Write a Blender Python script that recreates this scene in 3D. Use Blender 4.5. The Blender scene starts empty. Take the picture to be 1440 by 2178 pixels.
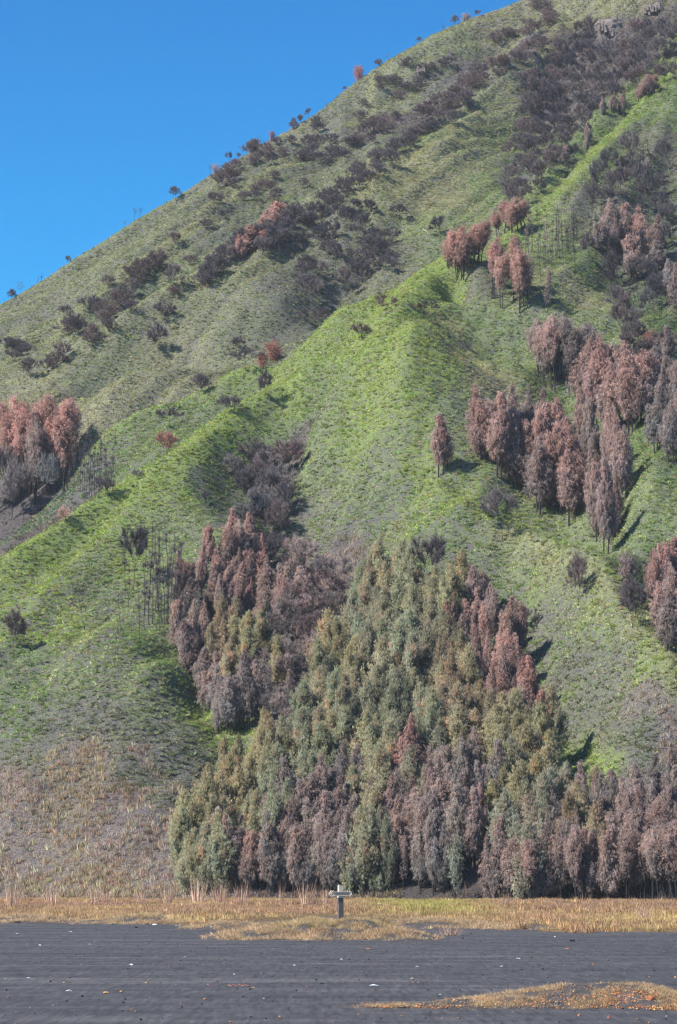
import bpy, math, random
import numpy as np
from mathutils import Vector, Matrix

SC = bpy.context.scene
COL = SC.collection
R = math.radians
RNG = np.random.default_rng(7)
random.seed(7)

# ------------------------------------------------------------------ camera, sky, sun, exposure
CAM_H, FPX, PITCH = 2.2, 5142.5, 8.80
cam_d = bpy.data.cameras.new('camera')
cam_d.sensor_fit = 'VERTICAL'; cam_d.sensor_height = 36.0; cam_d.lens = 85.0
cam_d.clip_start = 0.5; cam_d.clip_end = 8000
cam = bpy.data.objects.new('camera', cam_d); COL.objects.link(cam)
cam.location = (0, 0, CAM_H); cam.rotation_euler = (R(90 + PITCH), 0, 0)
SC.camera = cam

SUN_DIR = Vector((-0.62, -0.36, 0.70)).normalized()          # towards the sun
sun_el = math.asin(SUN_DIR.z)
sun_rot = math.atan2(SUN_DIR.x, SUN_DIR.y)
w = bpy.data.worlds.new('World'); SC.world = w; w.use_nodes = True
nt = w.node_tree; nt.nodes.clear()
wo = nt.nodes.new('ShaderNodeOutputWorld'); bg = nt.nodes.new('ShaderNodeBackground')
sky = nt.nodes.new('ShaderNodeTexSky'); sky.sky_type = 'NISHITA'; sky.sun_disc = False
sky.sun_elevation = sun_el; sky.sun_rotation = sun_rot; sky.altitude = 2100
sky.air_density = 1.0; sky.dust_density = 0.6; sky.ozone_density = 3.5
hs = nt.nodes.new('ShaderNodeHueSaturation')
hs.inputs['Hue'].default_value = 0.487; hs.inputs['Saturation'].default_value = 1.6; hs.inputs['Value'].default_value = 1.90
bg.inputs['Strength'].default_value = 0.125
tcs = nt.nodes.new('ShaderNodeTexCoord'); sxyz = nt.nodes.new('ShaderNodeSeparateXYZ'); rs = nt.nodes.new('ShaderNodeValToRGB')   # deeper blue with height, all round
for k_, (p_, c_) in enumerate([(0.0, (1.30, 1.12, 1.02)), (0.20, (1.10, 1.02, 1.0)), (0.37, (.06, .76, .93)), (1.0, (.05, .64, .86))]):
    e_ = rs.color_ramp.elements[k_] if k_ < 2 else rs.color_ramp.elements.new(p_)
    e_.position = p_; e_.color = (c_[0] / 2, c_[1] / 2, c_[2] / 2, 1)
mxs = nt.nodes.new('ShaderNodeMix'); mxs.data_type = 'RGBA'; mxs.blend_type = 'MULTIPLY'; mxs.inputs[0].default_value = 1.0
nt.links.new(tcs.outputs['Generated'], sxyz.inputs[0]); nt.links.new(sxyz.outputs['Z'], rs.inputs['Fac'])
nt.links.new(sky.outputs[0], hs.inputs['Color']); nt.links.new(hs.outputs[0], mxs.inputs[6]); nt.links.new(rs.outputs['Color'], mxs.inputs[7]); nt.links.new(mxs.outputs[2], bg.inputs['Color'])
nt.links.new(bg.outputs[0], wo.inputs['Surface'])
sd = bpy.data.lights.new('sun', 'SUN'); sd.energy = 4.9; sd.angle = R(0.53); sd.color = (1.0, 0.93, 0.83)
sun = bpy.data.objects.new('sun', sd); COL.objects.link(sun)
sun.rotation_euler = SUN_DIR.to_track_quat('Z', 'Y').to_euler()
SC.view_settings.view_transform = 'Standard'; SC.view_settings.look = 'None'
SC.view_settings.gamma = 1.0; SC.view_settings.use_curve_mapping = False
SC.view_settings.exposure = 0.90
SC.cycles.use_denoising = True; SC.cycles.denoiser = 'OPENIMAGEDENOISE'; SC.cycles.denoising_input_passes = 'RGB_ALBEDO_NORMAL'; SC.cycles.denoising_prefilter = 'ACCURATE'; SC.cycles.filter_width = 1.3
SC.cycles.max_bounces = 5; SC.cycles.diffuse_bounces = 2; SC.cycles.glossy_bounces = 1
SC.cycles.transmission_bounces = 3; SC.cycles.transparent_max_bounces = 4; SC.cycles.volume_bounces = 0

# ------------------------------------------------------------------ helpers
_cp, _sp = math.cos(R(PITCH)), math.sin(R(PITCH))
def ray_dirs(px, py):
    """direction with unit forward component for points of the photograph"""
    px = np.asarray(px, float); py = np.asarray(py, float)
    a = (px - 720.0) / FPX; b = (1089.0 - py) / FPX
    y = _cp - b * _sp; z = _sp + b * _cp
    return a / y, z / y                        # per metre of +Y: dx, dz

def hash2(ix, iy, s):
    h = (ix.astype(np.int64) * 374761393 + iy.astype(np.int64) * 668265263 + s * 1442695041) & 0xFFFFFFFF
    h = ((h ^ (h >> 13)) * 1274126177) & 0xFFFFFFFF
    return ((h ^ (h >> 16)) & 0xFFFF) / 65535.0
def vnoise(x, y, s=0):
    ix = np.floor(x); iy = np.floor(y); fx = x - ix; fy = y - iy
    fx = fx * fx * (3 - 2 * fx); fy = fy * fy * (3 - 2 * fy)
    a = hash2(ix, iy, s); b = hash2(ix + 1, iy, s); c = hash2(ix, iy + 1, s); d = hash2(ix + 1, iy + 1, s)
    return (a * (1 - fx) + b * fx) * (1 - fy) + (c * (1 - fx) + d * fx) * fy
def fbm(x, y, oct=4, s=0):
    v = 0; amp = 0.5; t = 0
    for o in range(oct):
        v = v + amp * vnoise(x, y, s + o * 17); t += amp; amp *= 0.5; x = x * 2.03 + 5.1; y = y * 2.03 + 1.7
    return v / t

def link(name, mesh, mat=None, parent=None):
    o = bpy.data.objects.new(name, mesh); COL.objects.link(o)
    if mat is not None and not mesh.materials: mesh.materials.append(mat)
    if parent is not None: o.parent = parent
    return o
def mesh_np(name, V, F, smooth=False):
    """V (n,3), F (m,k) all the same k"""
    V = np.asarray(V, np.float32); F = np.asarray(F, np.int32)
    m = bpy.data.meshes.new(name); k = F.shape[1]
    m.vertices.add(len(V)); m.vertices.foreach_set('co', V.ravel())
    m.loops.add(F.size); m.loops.foreach_set('vertex_index', F.ravel())
    m.polygons.add(len(F)); m.polygons.foreach_set('loop_start', np.arange(0, F.size, k, dtype=np.int32))
    m.polygons.foreach_set('loop_total', np.full(len(F), k, np.int32))
    m.polygons.foreach_set('use_smooth', np.full(len(F), smooth, bool))
    m.update(calc_edges=True)
    return m
def attr(m, name, kind, data, domain='POINT'):
    a = m.attributes.new(name, kind, domain)
    a.data.foreach_set('color' if 'COLOR' in kind else ('vector' if kind == 'FLOAT_VECTOR' else 'value'), np.asarray(data, np.float32).ravel())
def tag(o, label=None, cat=None, group=None, kind=None):
    if label: o['label'] = label
    if cat: o['category'] = cat
    if group: o['group'] = group
    if kind: o['kind'] = kind
    return o
def empty(name, loc, rz=0.0):
    o = bpy.data.objects.new(name, None); COL.objects.link(o)
    o.location = loc; o.rotation_euler = (0, 0, rz); o.empty_display_size = 0.3
    return o
def bend_normals(V, F, centre, up=0.35, out=0.8, own=0.55):
    """wind each triangle outwards and give it a rounded clump normal"""
    V = np.asarray(V, float); F = np.asarray(F); a, b_, c_ = V[F[:, 0]], V[F[:, 1]], V[F[:, 2]]
    fn = np.cross(b_ - a, c_ - a); fn /= np.linalg.norm(fn, axis=1)[:, None] + 1e-12
    o = (a + b_ + c_) / 3 - centre; o /= np.linalg.norm(o, axis=1)[:, None] + 1e-9
    want = o * out + np.array([0, 0, up]); flip = (fn * want).sum(1) < 0
    F2 = F.copy(); F2[flip] = F2[flip][:, ::-1]; fn[flip] *= -1
    nn = want + fn * own; nn /= np.linalg.norm(nn, axis=1)[:, None]
    return F2, nn
def clump_mesh(name, V, F, centre, up=0.35, out=0.8, own=0.55):
    F2, nn = bend_normals(V, F, centre, up, out, own); m = mesh_np(name, V, F2, True)
    m.normals_split_custom_set(np.repeat(nn, 3, 0)); return m
class MB:
    """collects triangles and quads into one mesh"""
    def __init__(s): s.v = []; s.f = []
    def add(s, vs, fs):
        n = len(s.v); s.v += [tuple(p) for p in vs]; s.f += [tuple(i + n for i in q) for q in fs]
    def box(s, cx, cy, cz, sx, sy, sz, taper=1.0):
        v = []
        for z, t in ((-1, 1.0), (1, taper)):
            for x, y in ((-1, -1), (1, -1), (1, 1), (-1, 1)): v.append((cx + x * sx / 2 * t, cy + y * sy / 2 * t, cz + z * sz / 2))
        s.add(v, [(3, 2, 1, 0), (4, 5, 6, 7), (0, 1, 5, 4), (1, 2, 6, 5), (2, 3, 7, 6), (3, 0, 4, 7)])
    def prism(s, pts, y0, y1):
        """outline in x,z extruded along y"""
        n = len(pts); v = [(x, y0, z) for x, z in pts] + [(x, y1, z) for x, z in pts]
        s.add(v, [tuple(range(n))] + [tuple(range(2 * n - 1, n - 1, -1))] + [(i, i + n, (i + 1) % n + n, (i + 1) % n) for i in range(n)])
    def tube(s, a, b, ra, rb, n=5):
        a = Vector(a); b = Vector(b); d = (b - a)
        if d.length < 1e-6: return
        q = d.to_track_quat('Z', 'Y'); v = []
        for p, r in ((a, ra), (b, rb)):
            for i in range(n):
                t = 2 * math.pi * i / n; v.append(p + q @ Vector((math.cos(t) * r, math.sin(t) * r, 0)))
        s.add(v, [(i, (i + 1) % n, (i + 1) % n + n, i + n) for i in range(n)])
    def mesh(s, name, bevel=0.0):
        m = bpy.data.meshes.new(name); m.from_pydata(s.v, [], s.f); m.update()
        if bevel:
            import bmesh
            b = bmesh.new(); b.from_mesh(m); bmesh.ops.recalc_face_normals(b, faces=b.faces)
            bmesh.ops.bevel(b, geom=b.edges[:], offset=bevel, segments=2, affect='EDGES', profile=0.7); b.to_mesh(m); b.free()
        return m
def mat(name, rough=0.95, spec=0.1):
    m = bpy.data.materials.new(name); m.use_nodes = True
    n = m.node_tree; b = n.nodes['Principled BSDF']
    b.inputs['Roughness'].default_value = rough; b.inputs['Specular IOR Level'].default_value = spec
    return m, n, b
def ramp(n, pts):
    r = n.nodes.new('ShaderNodeValToRGB'); e = r.color_ramp.elements
    while len(e) > 1: e.remove(e[-1])
    e[0].position, e[0].color = pts[0][0], (*pts[0][1], 1)
    for p, c in pts[1:]:
        x = e.new(p); x.color = (*c, 1)
    return r
# ------------------------------------------------------------------ the cone-shaped hill as a height field
CX, CY, CR, CS = 190.0, 860.0, 600.0, 0.625
def cone(x, y):
    r = np.sqrt((x - CX) ** 2 + (y - CY) ** 2)
    h = (CR - r) * CS
    h = 0.5 * (h + np.sqrt(h * h + 25.0)) - 0.1                     # soft foot
    return h - 3.2 * np.exp(-np.maximum(h, 0) / 6.0)                # the plain lies below
# ridge and gully lines read off the photograph: (x, y) in the photograph and height above (+) or below (-) the plain cone
FEAT = [
 [(-60,1262,8),(0,1217,8),(100,1150,8),(210,1065,9),(330,990,10),(430,920,11),(520,860,11),(600,812,11),(700,758,12),(800,690,13),(880,640,13),(945,590,13),(1000,545,10),(1090,480,8),(1180,410,8),(1280,290,8),(1360,200,8),(1450,110,8)],
 [(-60,1215,-9),(20,1165,-10),(110,1095,-11),(200,1030,-10),(300,955,-7),(400,895,-4),(500,832,2)],
 [(210,945,5),(300,893,6),(420,828,8),(520,788,9),(600,758,10),(700,700,12),(800,655,13),(880,605,13)],
 [(200,905,-7),(300,855,-7),(400,800,-7),(480,765,-6),(560,732,-6),(700,660,-7),(800,610,-7),(880,555,-6),(940,525,-4)],
 [(-40,830,3),(60,830,2),(150,850,2)],
 [(300,740,5),(270,800,5),(220,880,3)],
 [(450,700,1),(600,640,0),(680,570,0),(760,510,1),(840,450,2)],
 [(870,440,1),(950,350,3),(850,400,1)],
 [(-60,850,5),(0,822,5),(60,790,6),(130,755,7),(220,700,8),(330,640,8),(420,592,8),(500,565,9),(600,500,9),(700,440,9),(780,395,9),(870,330,9),(950,280,9),(1030,200,8),(1100,150,8),(1160,85,7),(1200,20,7)],
 [(-60,815,1),(0,790,1),(60,757,0),(130,722,0),(220,668,0),(320,612,0),(420,560,1),(520,520,1),(620,455,1),(720,390,1),(820,325,1),(900,265,1),(980,205,1),(1060,130,1)],
 [(-60,745,6),(0,722,6),(100,665,6),(200,612,7),(300,555,7),(400,488,7),(480,425,7),(560,370,7),(660,305,7),(760,250,7),(860,185,7),(950,125,6),(1050,60,6)],
 [(-60,715,2),(0,692,2),(100,636,2),(200,585,2),(300,525,2),(400,455,2),(480,395,2),(560,345,2),(660,282,2),(760,225,2),(860,150,2)],
 [(950,240,5),(1020,190,6),(1090,140,6)],
 [(880,690,19),(885,760,17),(880,850,13),(868,950,8),(855,1050,4),(800,1150,0)],
 [(850,715,13),(740,835,7),(680,890,4),(615,955,1),(590,1050,-2),(570,1150,-4),(555,1300,-8),(540,1450,-8),(520,1560,-7),(480,1620,-6)],
 [(600,900,5),(680,830,9),(760,760,12),(840,700,14)],
 [(350,1100,5),(200,1200,4),(100,1350,3)],
 [(250,1350,4),(350,1450,2),(250,1550,2),(150,1550,2),(100,1700,1),(200,1800,0),(60,1860,-1)],
 [(390,1400,-4),(440,1500,-6),(478,1590,-7),(430,1690,-5),(370,1780,-4)],
 [(430,960,7),(440,1010,6),(435,1090,5),(390,1180,4)],
 [(470,970,5),(490,1040,2),(480,1110,2),(550,980,0),(530,1060,-2),(500,920,6)],
 [(905,690,13),(960,725,5),(1010,780,3),(1050,840,2)],
 [(950,690,5),(990,740,2),(1050,810,2),(1000,850,7),(1040,900,4)],
 [(960,580,12),(1010,640,8),(1070,700,5)],
 [(1100,800,1),(1150,900,-2),(1200,1000,-5)],
 [(920,1000,4),(980,1080,1),(1045,1170,-1),(1075,1270,-3),(1150,1430,-7),(1190,1540,-7),(1250,1650,-4)],
 [(1050,1140,3),(1120,1112,5),(1200,1165,7),(1255,1212,7),(1320,1280,7),(1380,1350,7),(1450,1440,7)],
 [(1110,1060,-3),(1200,1120,-6),(1300,1205,-6),(1370,1280,-6),(1450,1370,-6)],
 [(1200,1300,4),(1250,1450,4),(1300,1550,4),(1400,1600,2),(1320,1400,5)],
 [(1360,1000,3),(1400,1150,2),(1440,900,1)],
 [(1180,660,4),(1260,740,1),(1330,830,-3),(1280,900,-4),(1240,1000,-6)],
 [(1060,580,8),(1120,650,6)],
 [(1260,600,2),(1400,700,-5),(1440,560,-4),(1320,650,-4)],
 [(1200,450,4),(1300,400,2),(1400,300,2),(1440,230,4)],
 [(1130,420,-3),(1110,330,-6),(1160,230,-6),(1200,150,-5),(1150,300,-7)],
 [(1250,250,0),(1340,120,3),(1440,20,3)],
 [(750,1300,-2),(900,1300,-2),(1000,1400,-2),(1080,1500,-3),(800,1500,0),(800,1650,1),(650,1700,0),(1000,1650,0),(900,1800,0),(600,1820,-1)],
]
SKYLINE = [(-200,762),(-60,690),(0,650),(40,628),(90,598),(150,557),(225,512),(300,463),(380,418),(450,372),(520,330),(600,285),(670,245),(720,205),(770,165),(820,132),(880,98),(930,70),(1000,40),(1060,22),(1110,0),(1200,-50),(1300,-110),(1440,-190),(1600,-290)]

TS = np.arange(150.0, 1100.0, 1.0)
def hit_fn(px, py, zf, ts=TS):
    """first crossing of each sight line with the surface zf; returns x, y, z (nan where none)"""
    dx, dz = ray_dirs(px, py); dx = np.atleast_1d(dx); dz = np.atleast_1d(dz)
    X = dx[:, None] * ts[None]; Y = np.broadcast_to(ts[None], X.shape); Z = CAM_H + dz[:, None] * ts[None]
    g = Z - zf(X, Y); below = g < 0
    k = np.argmax(below, axis=1); ok = below.any(axis=1) & (k > 0)
    k = np.maximum(k, 1); i = np.arange(len(k)); g0 = g[i, k - 1]; g1 = g[i, k]
    t = ts[k - 1] + (g0 / np.where(ok, g0 - g1, 1)) * (ts[k] - ts[k - 1])
    t = np.where(ok, t, np.nan)
    return dx * t, t, CAM_H + dz * t

CREST = {0: (5.0, 8.0), 2: (4.5, 7.0), 8: (4.0, 6.0), 10: (3.4, 6.0), 12: (3.0, 6.0), 13: (3.5, 8.0), 21: (4.0, 7.0), 26: (5.0, 7.0), 25: (-2.5, 5.0), 14: (-4.0, 6.0), 18: (-2.5, 6.0)}   # sharp crests and gully beds: height, width
HOLLOW = {0: (13.0, 4.0), 2: (11.0, 2.5), 8: (9.0, 0.8), 10: (9.0, 0.8), 26: (12.0, 4.0), 21: (11.0, 2.0)}
cp = []; CRESTS = []
for li, line in enumerate(FEAT):
    ca, cw = CREST.get(li, (0.0, 1.0)); run = []
    pts = np.array(line, float); dens = [pts[0]]
    for a, b in zip(pts[:-1], pts[1:]):
        n = max(1, int(np.hypot(*(b - a)[:2]) / 26)); dens += [a + (b - a) * i / n for i in range(1, n + 1)]
    for q in dens:
        x, y, z = hit_fn([q[0]], [q[1]], lambda X, Y: cone(X, Y) + q[2])
        if not np.isnan(y[0]): cp.append((x[0], y[0], q[2] - ca)); run.append((x[0], y[0]))
    if ca and len(run) > 1: CRESTS.append((np.array(run), ca, cw))
    if li in HOLLOW and len(run) > 2:                                   # the hidden trough on the far side of a sharp rib
        off, drop_ = HOLLOW[li]; rr_ = np.array(run); tg = np.gradient(rr_, axis=0); dl = [q[2] for q in dens][:len(run)]
        for (x0, y0), (tx, ty), q2 in zip(rr_, tg, dl):
            nn_ = np.array([-ty, tx]); nn_ = nn_ / (np.hypot(*nn_) + 1e-9)
            if nn_[1] < 0: nn_ = -nn_
            x1, y1 = x0 + nn_[0] * off, y0 + nn_[1] * off
            cp.append((x1, y1, float(cone(x0, y0)) + q2 - drop_ - float(cone(x1, y1)) - ca * math.exp(-off / cw)))
sk = np.array(SKYLINE, float)
for px in np.arange(-200, 1600, 22.0):
    py = np.interp(px, sk[:, 0], sk[:, 1]); dx, dz = ray_dirs(px, py)
    g = (CAM_H + dz * TS) - cone(dx * TS, TS); k = int(np.argmin(g))
    for dk, dd in ((0, 0.0), (45, -9), (90, -14)):
        if k + dk < len(TS):
            t = TS[k + dk]
            cp.append((dx * t, t, (CAM_H + dz * t) - cone(dx * t, t) + (dd if dk else 0.0)))
            if dk: cp[-1] = (cp[-1][0], cp[-1][1], g[k] + dd * 0.5)
for ang in range(0, 360, 20):                                         # far anchors: the plain cone
    for rr in (760, 420):
        x = CX + rr * math.cos(R(ang)); y = CY + rr * math.sin(R(ang))
        if abs(x / max(y, 1)) > 0.24 or y < 180 or y > 900: cp.append((x, y, 0.0))
for x in range(-80, 100, 30): cp.append((x, 225.0, 0.0))
cp = np.array(cp)
# drop near-duplicates
keep = []
for i, p in enumerate(cp):
    if all((p[0] - cp[j][0]) ** 2 + (p[1] - cp[j][1]) ** 2 > 9.0 for j in keep): keep.append(i)
cp = cp[keep]
def rbf_fit(P, v, lam=0.8):
    D = np.sqrt(((P[:, None] - P[None]) ** 2).sum(-1)); n = len(P)
    A = np.zeros((n + 1, n + 1)); A[:n, :n] = -D - lam * np.eye(n); A[:n, n] = 1; A[n, :n] = 1
    return np.linalg.solve(A, np.append(v, 0.0))
RW = rbf_fit(cp[:, :2], cp[:, 2], -0.25)
def delta(x, y):
    sh = x.shape; x = x.ravel(); y = y.ravel(); out = np.empty(len(x))
    for i in range(0, len(x), 20000):
        a = x[i:i + 20000, None] - cp[None, :, 0]; b = y[i:i + 20000, None] - cp[None, :, 1]
        out[i:i + 20000] = -np.sqrt(a * a + b * b + 1.0) @ RW[:-1] + RW[-1]
    return out.reshape(sh)
def crest_z(x, y):
    out = np.zeros_like(x)
    jx = (fbm(x * 0.06, y * 0.06, 3, 61) - 0.5) * 5; jy = (fbm(x * 0.06, y * 0.06, 3, 71) - 0.5) * 7
    x = x + jx; y = y + jy
    for run, ca, cw in CRESTS:
        best = np.full(x.shape, 1e9)
        for (ax, ay), (bx, by) in zip(run[:-1], run[1:]):
            vx, vy = bx - ax, by - ay; L = vx * vx + vy * vy + 1e-9
            if L > 60 ** 2: continue
            t = np.clip(((x - ax) * vx + (y - ay) * vy) / L, 0, 1)
            best = np.minimum(best, (x - ax - t * vx) ** 2 + (y - ay - t * vy) ** 2)
        out += ca * np.exp(-np.sqrt(best) / cw)
    return out
def axis(lo, hi, step, far_lo, far_hi):
    a = list(np.arange(lo, hi + 0.01, step)); s = step; v = lo; pre = []
    while v > far_lo: s *= 1.22; v -= s; pre.append(v)
    s = step; v = hi; post = []
    while v < far_hi: s *= 1.22; v += s; post.append(v)
    return np.array(pre[::-1] + a + post)
GX = axis(-150.0, 150.0, 1.1, -900, 1100); GY = axis(228.0, 830.0, 1.25, 150, 1800)
XX, YY = np.meshgrid(GX, GY)
ang = np.arctan2(XX - CX, YY - CY); rad = np.hypot(XX - CX, YY - CY)
ZZ = cone(XX, YY) + (delta(XX, YY) + crest_z(XX, YY)) * np.clip((CR + 25 - rad) / 60.0, 0.0, 1.0)
up = np.clip((ZZ - 1.0) / 12.0, 0, 1)
rdg = 1 - np.abs(2 * fbm(ang * 30, rad * 0.008, 3, 15) - 1)
rill = (rdg - 0.75) * 7.0 + (fbm(ang * 60, rad * 0.012, 3, 5) - 0.5) * 3.0 + (fbm(ang * 190, rad * 0.03, 2, 9) - 0.5) * 1.3
ZZ = ZZ + up * (rill + (fbm(XX * 0.05, YY * 0.05, 4, 3) - 0.5) * 3.0 + (fbm(XX * 0.35, YY * 0.35, 3, 4) - 0.5) * 0.7)
# trim the crest so that the profile against the sky follows the hill's true outline
_pxs = np.arange(-80, 1500, 8.0); _tg = np.interp(_pxs, sk[:, 0], sk[:, 1]); _dx, _dz = ray_dirs(_pxs, _tg); _sel = (GY > 300)
for _it in range(3):
    _ex = []
    for a_, t_ in zip(_dx, _dz):
        yv = GY[_sel]; xv = a_ * yv; i_ = np.clip(np.searchsorted(GX, xv) - 1, 0, len(GX) - 2); f_ = (xv - GX[i_]) / (GX[i_ + 1] - GX[i_]); rows = np.where(_sel)[0]
        zv = ZZ[rows, i_] * (1 - f_) + ZZ[rows, i_ + 1] * f_; _ex.append(((zv - CAM_H) / yv).max() - t_)
    _ex = np.interp(XX / YY, _dx, _ex); ZZ = ZZ - _ex * YY * np.clip((YY - 470) / 130.0, 0, 1)
def height(x, y):
    x = np.asarray(x, float); y = np.asarray(y, float)
    i = np.clip(np.searchsorted(GX, x) - 1, 0, len(GX) - 2); j = np.clip(np.searchsorted(GY, y) - 1, 0, len(GY) - 2)
    fx = (x - GX[i]) / (GX[i + 1] - GX[i]); fy = (y - GY[j]) / (GY[j + 1] - GY[j])
    return (ZZ[j, i] * (1 - fx) + ZZ[j, i + 1] * fx) * (1 - fy) + (ZZ[j + 1, i] * (1 - fx) + ZZ[j + 1, i + 1] * fx) * fy
def hit(px, py):
    return hit_fn(px, py, height)

# vegetation and soil by place: (x, y) in the photograph, share of living cover, tuft colour, tuft share
BG=(.335,.45,.115); MG=(.24,.34,.12); DG=(.12,.19,.085); YO=(.41,.42,.22); OL=(.33,.375,.195); GO=(.25,.285,.17)
DRY=(.45,.35,.23); PK=(.42,.32,.26); BRN=(.15,.12,.115); LG=(.32,.41,.17); ORB=(.28,.15,.09)
ZONES = [
 (30,690,GO,.5),(100,720,OL,.6),(60,640,OL,.5),(150,600,OL,.5),(240,560,OL,.6),(330,480,OL,.55),(420,420,OL,.5),(300,540,OL,.6),
 (520,400,GO,.5),(600,330,GO,.5),(700,260,GO,.5),(640,400,GO,.5),(760,330,GO,.4),(820,180,OL,.55),(900,110,OL,.6),(980,80,OL,.7),(1060,60,YO,.6),
 (850,260,BRN,.4),(1000,150,BRN,.4),(1120,90,BRN,.4),(930,200,GO,.4),(720,200,YO,.6),(640,270,YO,.6),
 (100,830,YO,.7),(200,780,OL,.7),(240,840,YO,.75),(60,880,OL,.7),(150,900,YO,.7),(300,860,YO,.75),(330,800,YO,.75),(400,760,YO,.7),(420,700,OL,.65),
 (520,640,OL,.6),(560,700,OL,.6),(470,590,OL,.6),(600,600,GO,.5),(620,700,GO,.5),(680,640,DG,.5),(760,600,GO,.5),(850,590,OL,.5),(700,500,GO,.5),(800,540,GO,.4),
 (560,460,GO,.6),(620,420,LG,.6),(430,500,GO,.6),(370,560,OL,.6),(300,640,DG,.7),(210,700,OL,.6),
 (850,400,YO,.8),(900,350,YO,.75),(950,420,YO,.8),(800,450,OL,.7),(1000,330,OL,.7),(1060,240,OL,.6),(1080,300,LG,.7),(1050,180,GO,.5),(1020,400,LG,.75),(930,490,LG,.7),
 (900,300,LG,.7),(1000,250,OL,.6),(1200,30,YO,.7),(1280,20,YO,.7),(1250,120,BRN,.4),(1160,250,BRN,.4),(1200,350,GO,.4),(1130,380,DG,.4),(1350,150,BRN,.4),
 (1420,130,MG,.8),(1350,230,MG,.7),(1270,310,MG,.8),(1190,380,LG,.9),(1300,440,GO,.4),(1400,330,GO,.4),(1390,560,DG,.6),(1420,440,DG,.6),(1240,560,MG,.7),(1160,520,LG,.8),(1300,620,DG,.6),
 (960,600,BG,.95),(900,640,BG,.95),(860,690,BG,.95),(800,730,BG,.9),(720,760,BG,.85),(620,810,BG,.9),(560,880,MG,.8),(500,900,BG,.9),(400,960,BG,.95),(330,1020,BG,.9),(250,1090,BG,.85),(150,1150,BG,.85),(60,1190,BG,.9),
 (700,800,MG,.8),(640,870,MG,.75),(880,740,BG,.9),(820,850,BG,.85),(900,850,BG,.85),(760,900,BG,.8),(680,950,LG,.8),(950,900,LG,.75),(800,1000,LG,.75),(900,1000,BG,.8),(700,1050,LG,.6),(800,1080,MG,.6),(640,1100,GO,.4),(650,1170,GO,.35),
 (1000,960,LG,.7),(1000,1060,BG,.75),(960,1130,MG,.6),(1060,700,LG,.8),(1000,680,MG,.8),(1100,760,LG,.85),(1180,860,MG,.7),(1040,620,GO,.5),(1060,830,YO,.8),(1210,620,YO,.75),(1270,680,LG,.7),(1140,620,LG,.7),
 (1100,1150,LG,.75),(1170,1180,BG,.75),(1130,1220,MG,.65),(1200,1250,LG,.55),(1280,1280,BG,.75),(1180,1330,LG,.5),(1280,1360,LG,.5),(1350,1400,OL,.5),(1420,1430,BG,.8),(1400,1500,PK,.5),(1300,1480,GO,.6),(1220,1450,GO,.5),(1230,1560,GO,.55),(1330,1580,GO,.55),(1420,1580,PK,.5),(1240,1640,BG,.9),(1200,1600,BG,.9),
 (1370,1050,LG,.85),(1400,950,MG,.8),(1390,1170,MG,.8),(1350,1130,LG,.8),(1430,1100,LG,.8),(1330,1200,DG,.7),(1400,760,DG,.7),(1300,760,LG,.7),
 (200,1230,LG,.75),(60,1280,BG,.7),(350,1130,LG,.8),(430,1150,LG,.7),(250,1190,BG,.8),(130,1320,BG,.65),(220,1350,LG,.5),(320,1400,MG,.75),(250,1280,LG,.6),(60,1420,MG,.65),(160,1450,LG,.65),(280,1460,LG,.65),(400,1480,MG,.7),(450,1560,BG,.7),
 (60,1530,MG,.55),(180,1540,GO,.5),(300,1540,GO,.5),(400,1600,GO,.55),(100,1590,GO,.55),(260,1600,GO,.5),(60,1650,PK,.6),(180,1660,DRY,.65),(300,1680,PK,.6),(380,1680,GO,.45),(100,1740,DRY,.65),(230,1760,PK,.6),(330,1750,PK,.5),(60,1810,PK,.62),(160,1830,DRY,.62),(280,1830,PK,.6),(340,1800,PK,.4),(100,1880,DRY,.6),(250,1890,DRY,.6),
 (40,1140,DG,.4),(120,1110,BRN,.3),(60,1060,BRN,.3),(180,1040,DG,.4),(250,980,MG,.6),(300,940,MG,.65),(400,880,MG,.65),(480,1040,DG,.6),(520,1100,DG,.5),(580,1000,BRN,.5),(560,920,DG,.6),
 (500,1450,BRN,.3),(600,1450,BRN,.3),(600,1300,DG,.3),(480,1300,DG,.4),(700,1220,PK,.4),(800,1500,DG,.3),(800,1700,BRN,.25),(600,1800,BRN,.25),(1000,1800,BRN,.2),(1200,1800,BRN,.2),(1000,1400,DG,.3),(1350,1850,BRN,.2),(900,1880,BRN,.2),(700,1890,BRN,.2),
]
zx, zy, _ = hit([a[0] for a in ZONES], [a[1] for a in ZONES])
zk = ~np.isnan(zy); ZP = np.stack([zx, zy], 1)[zk]; ZV = np.array([(*a[2], a[3] + (.12 if a[2] in (OL, GO) else 0.0)) for a in ZONES])[zk]
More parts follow.
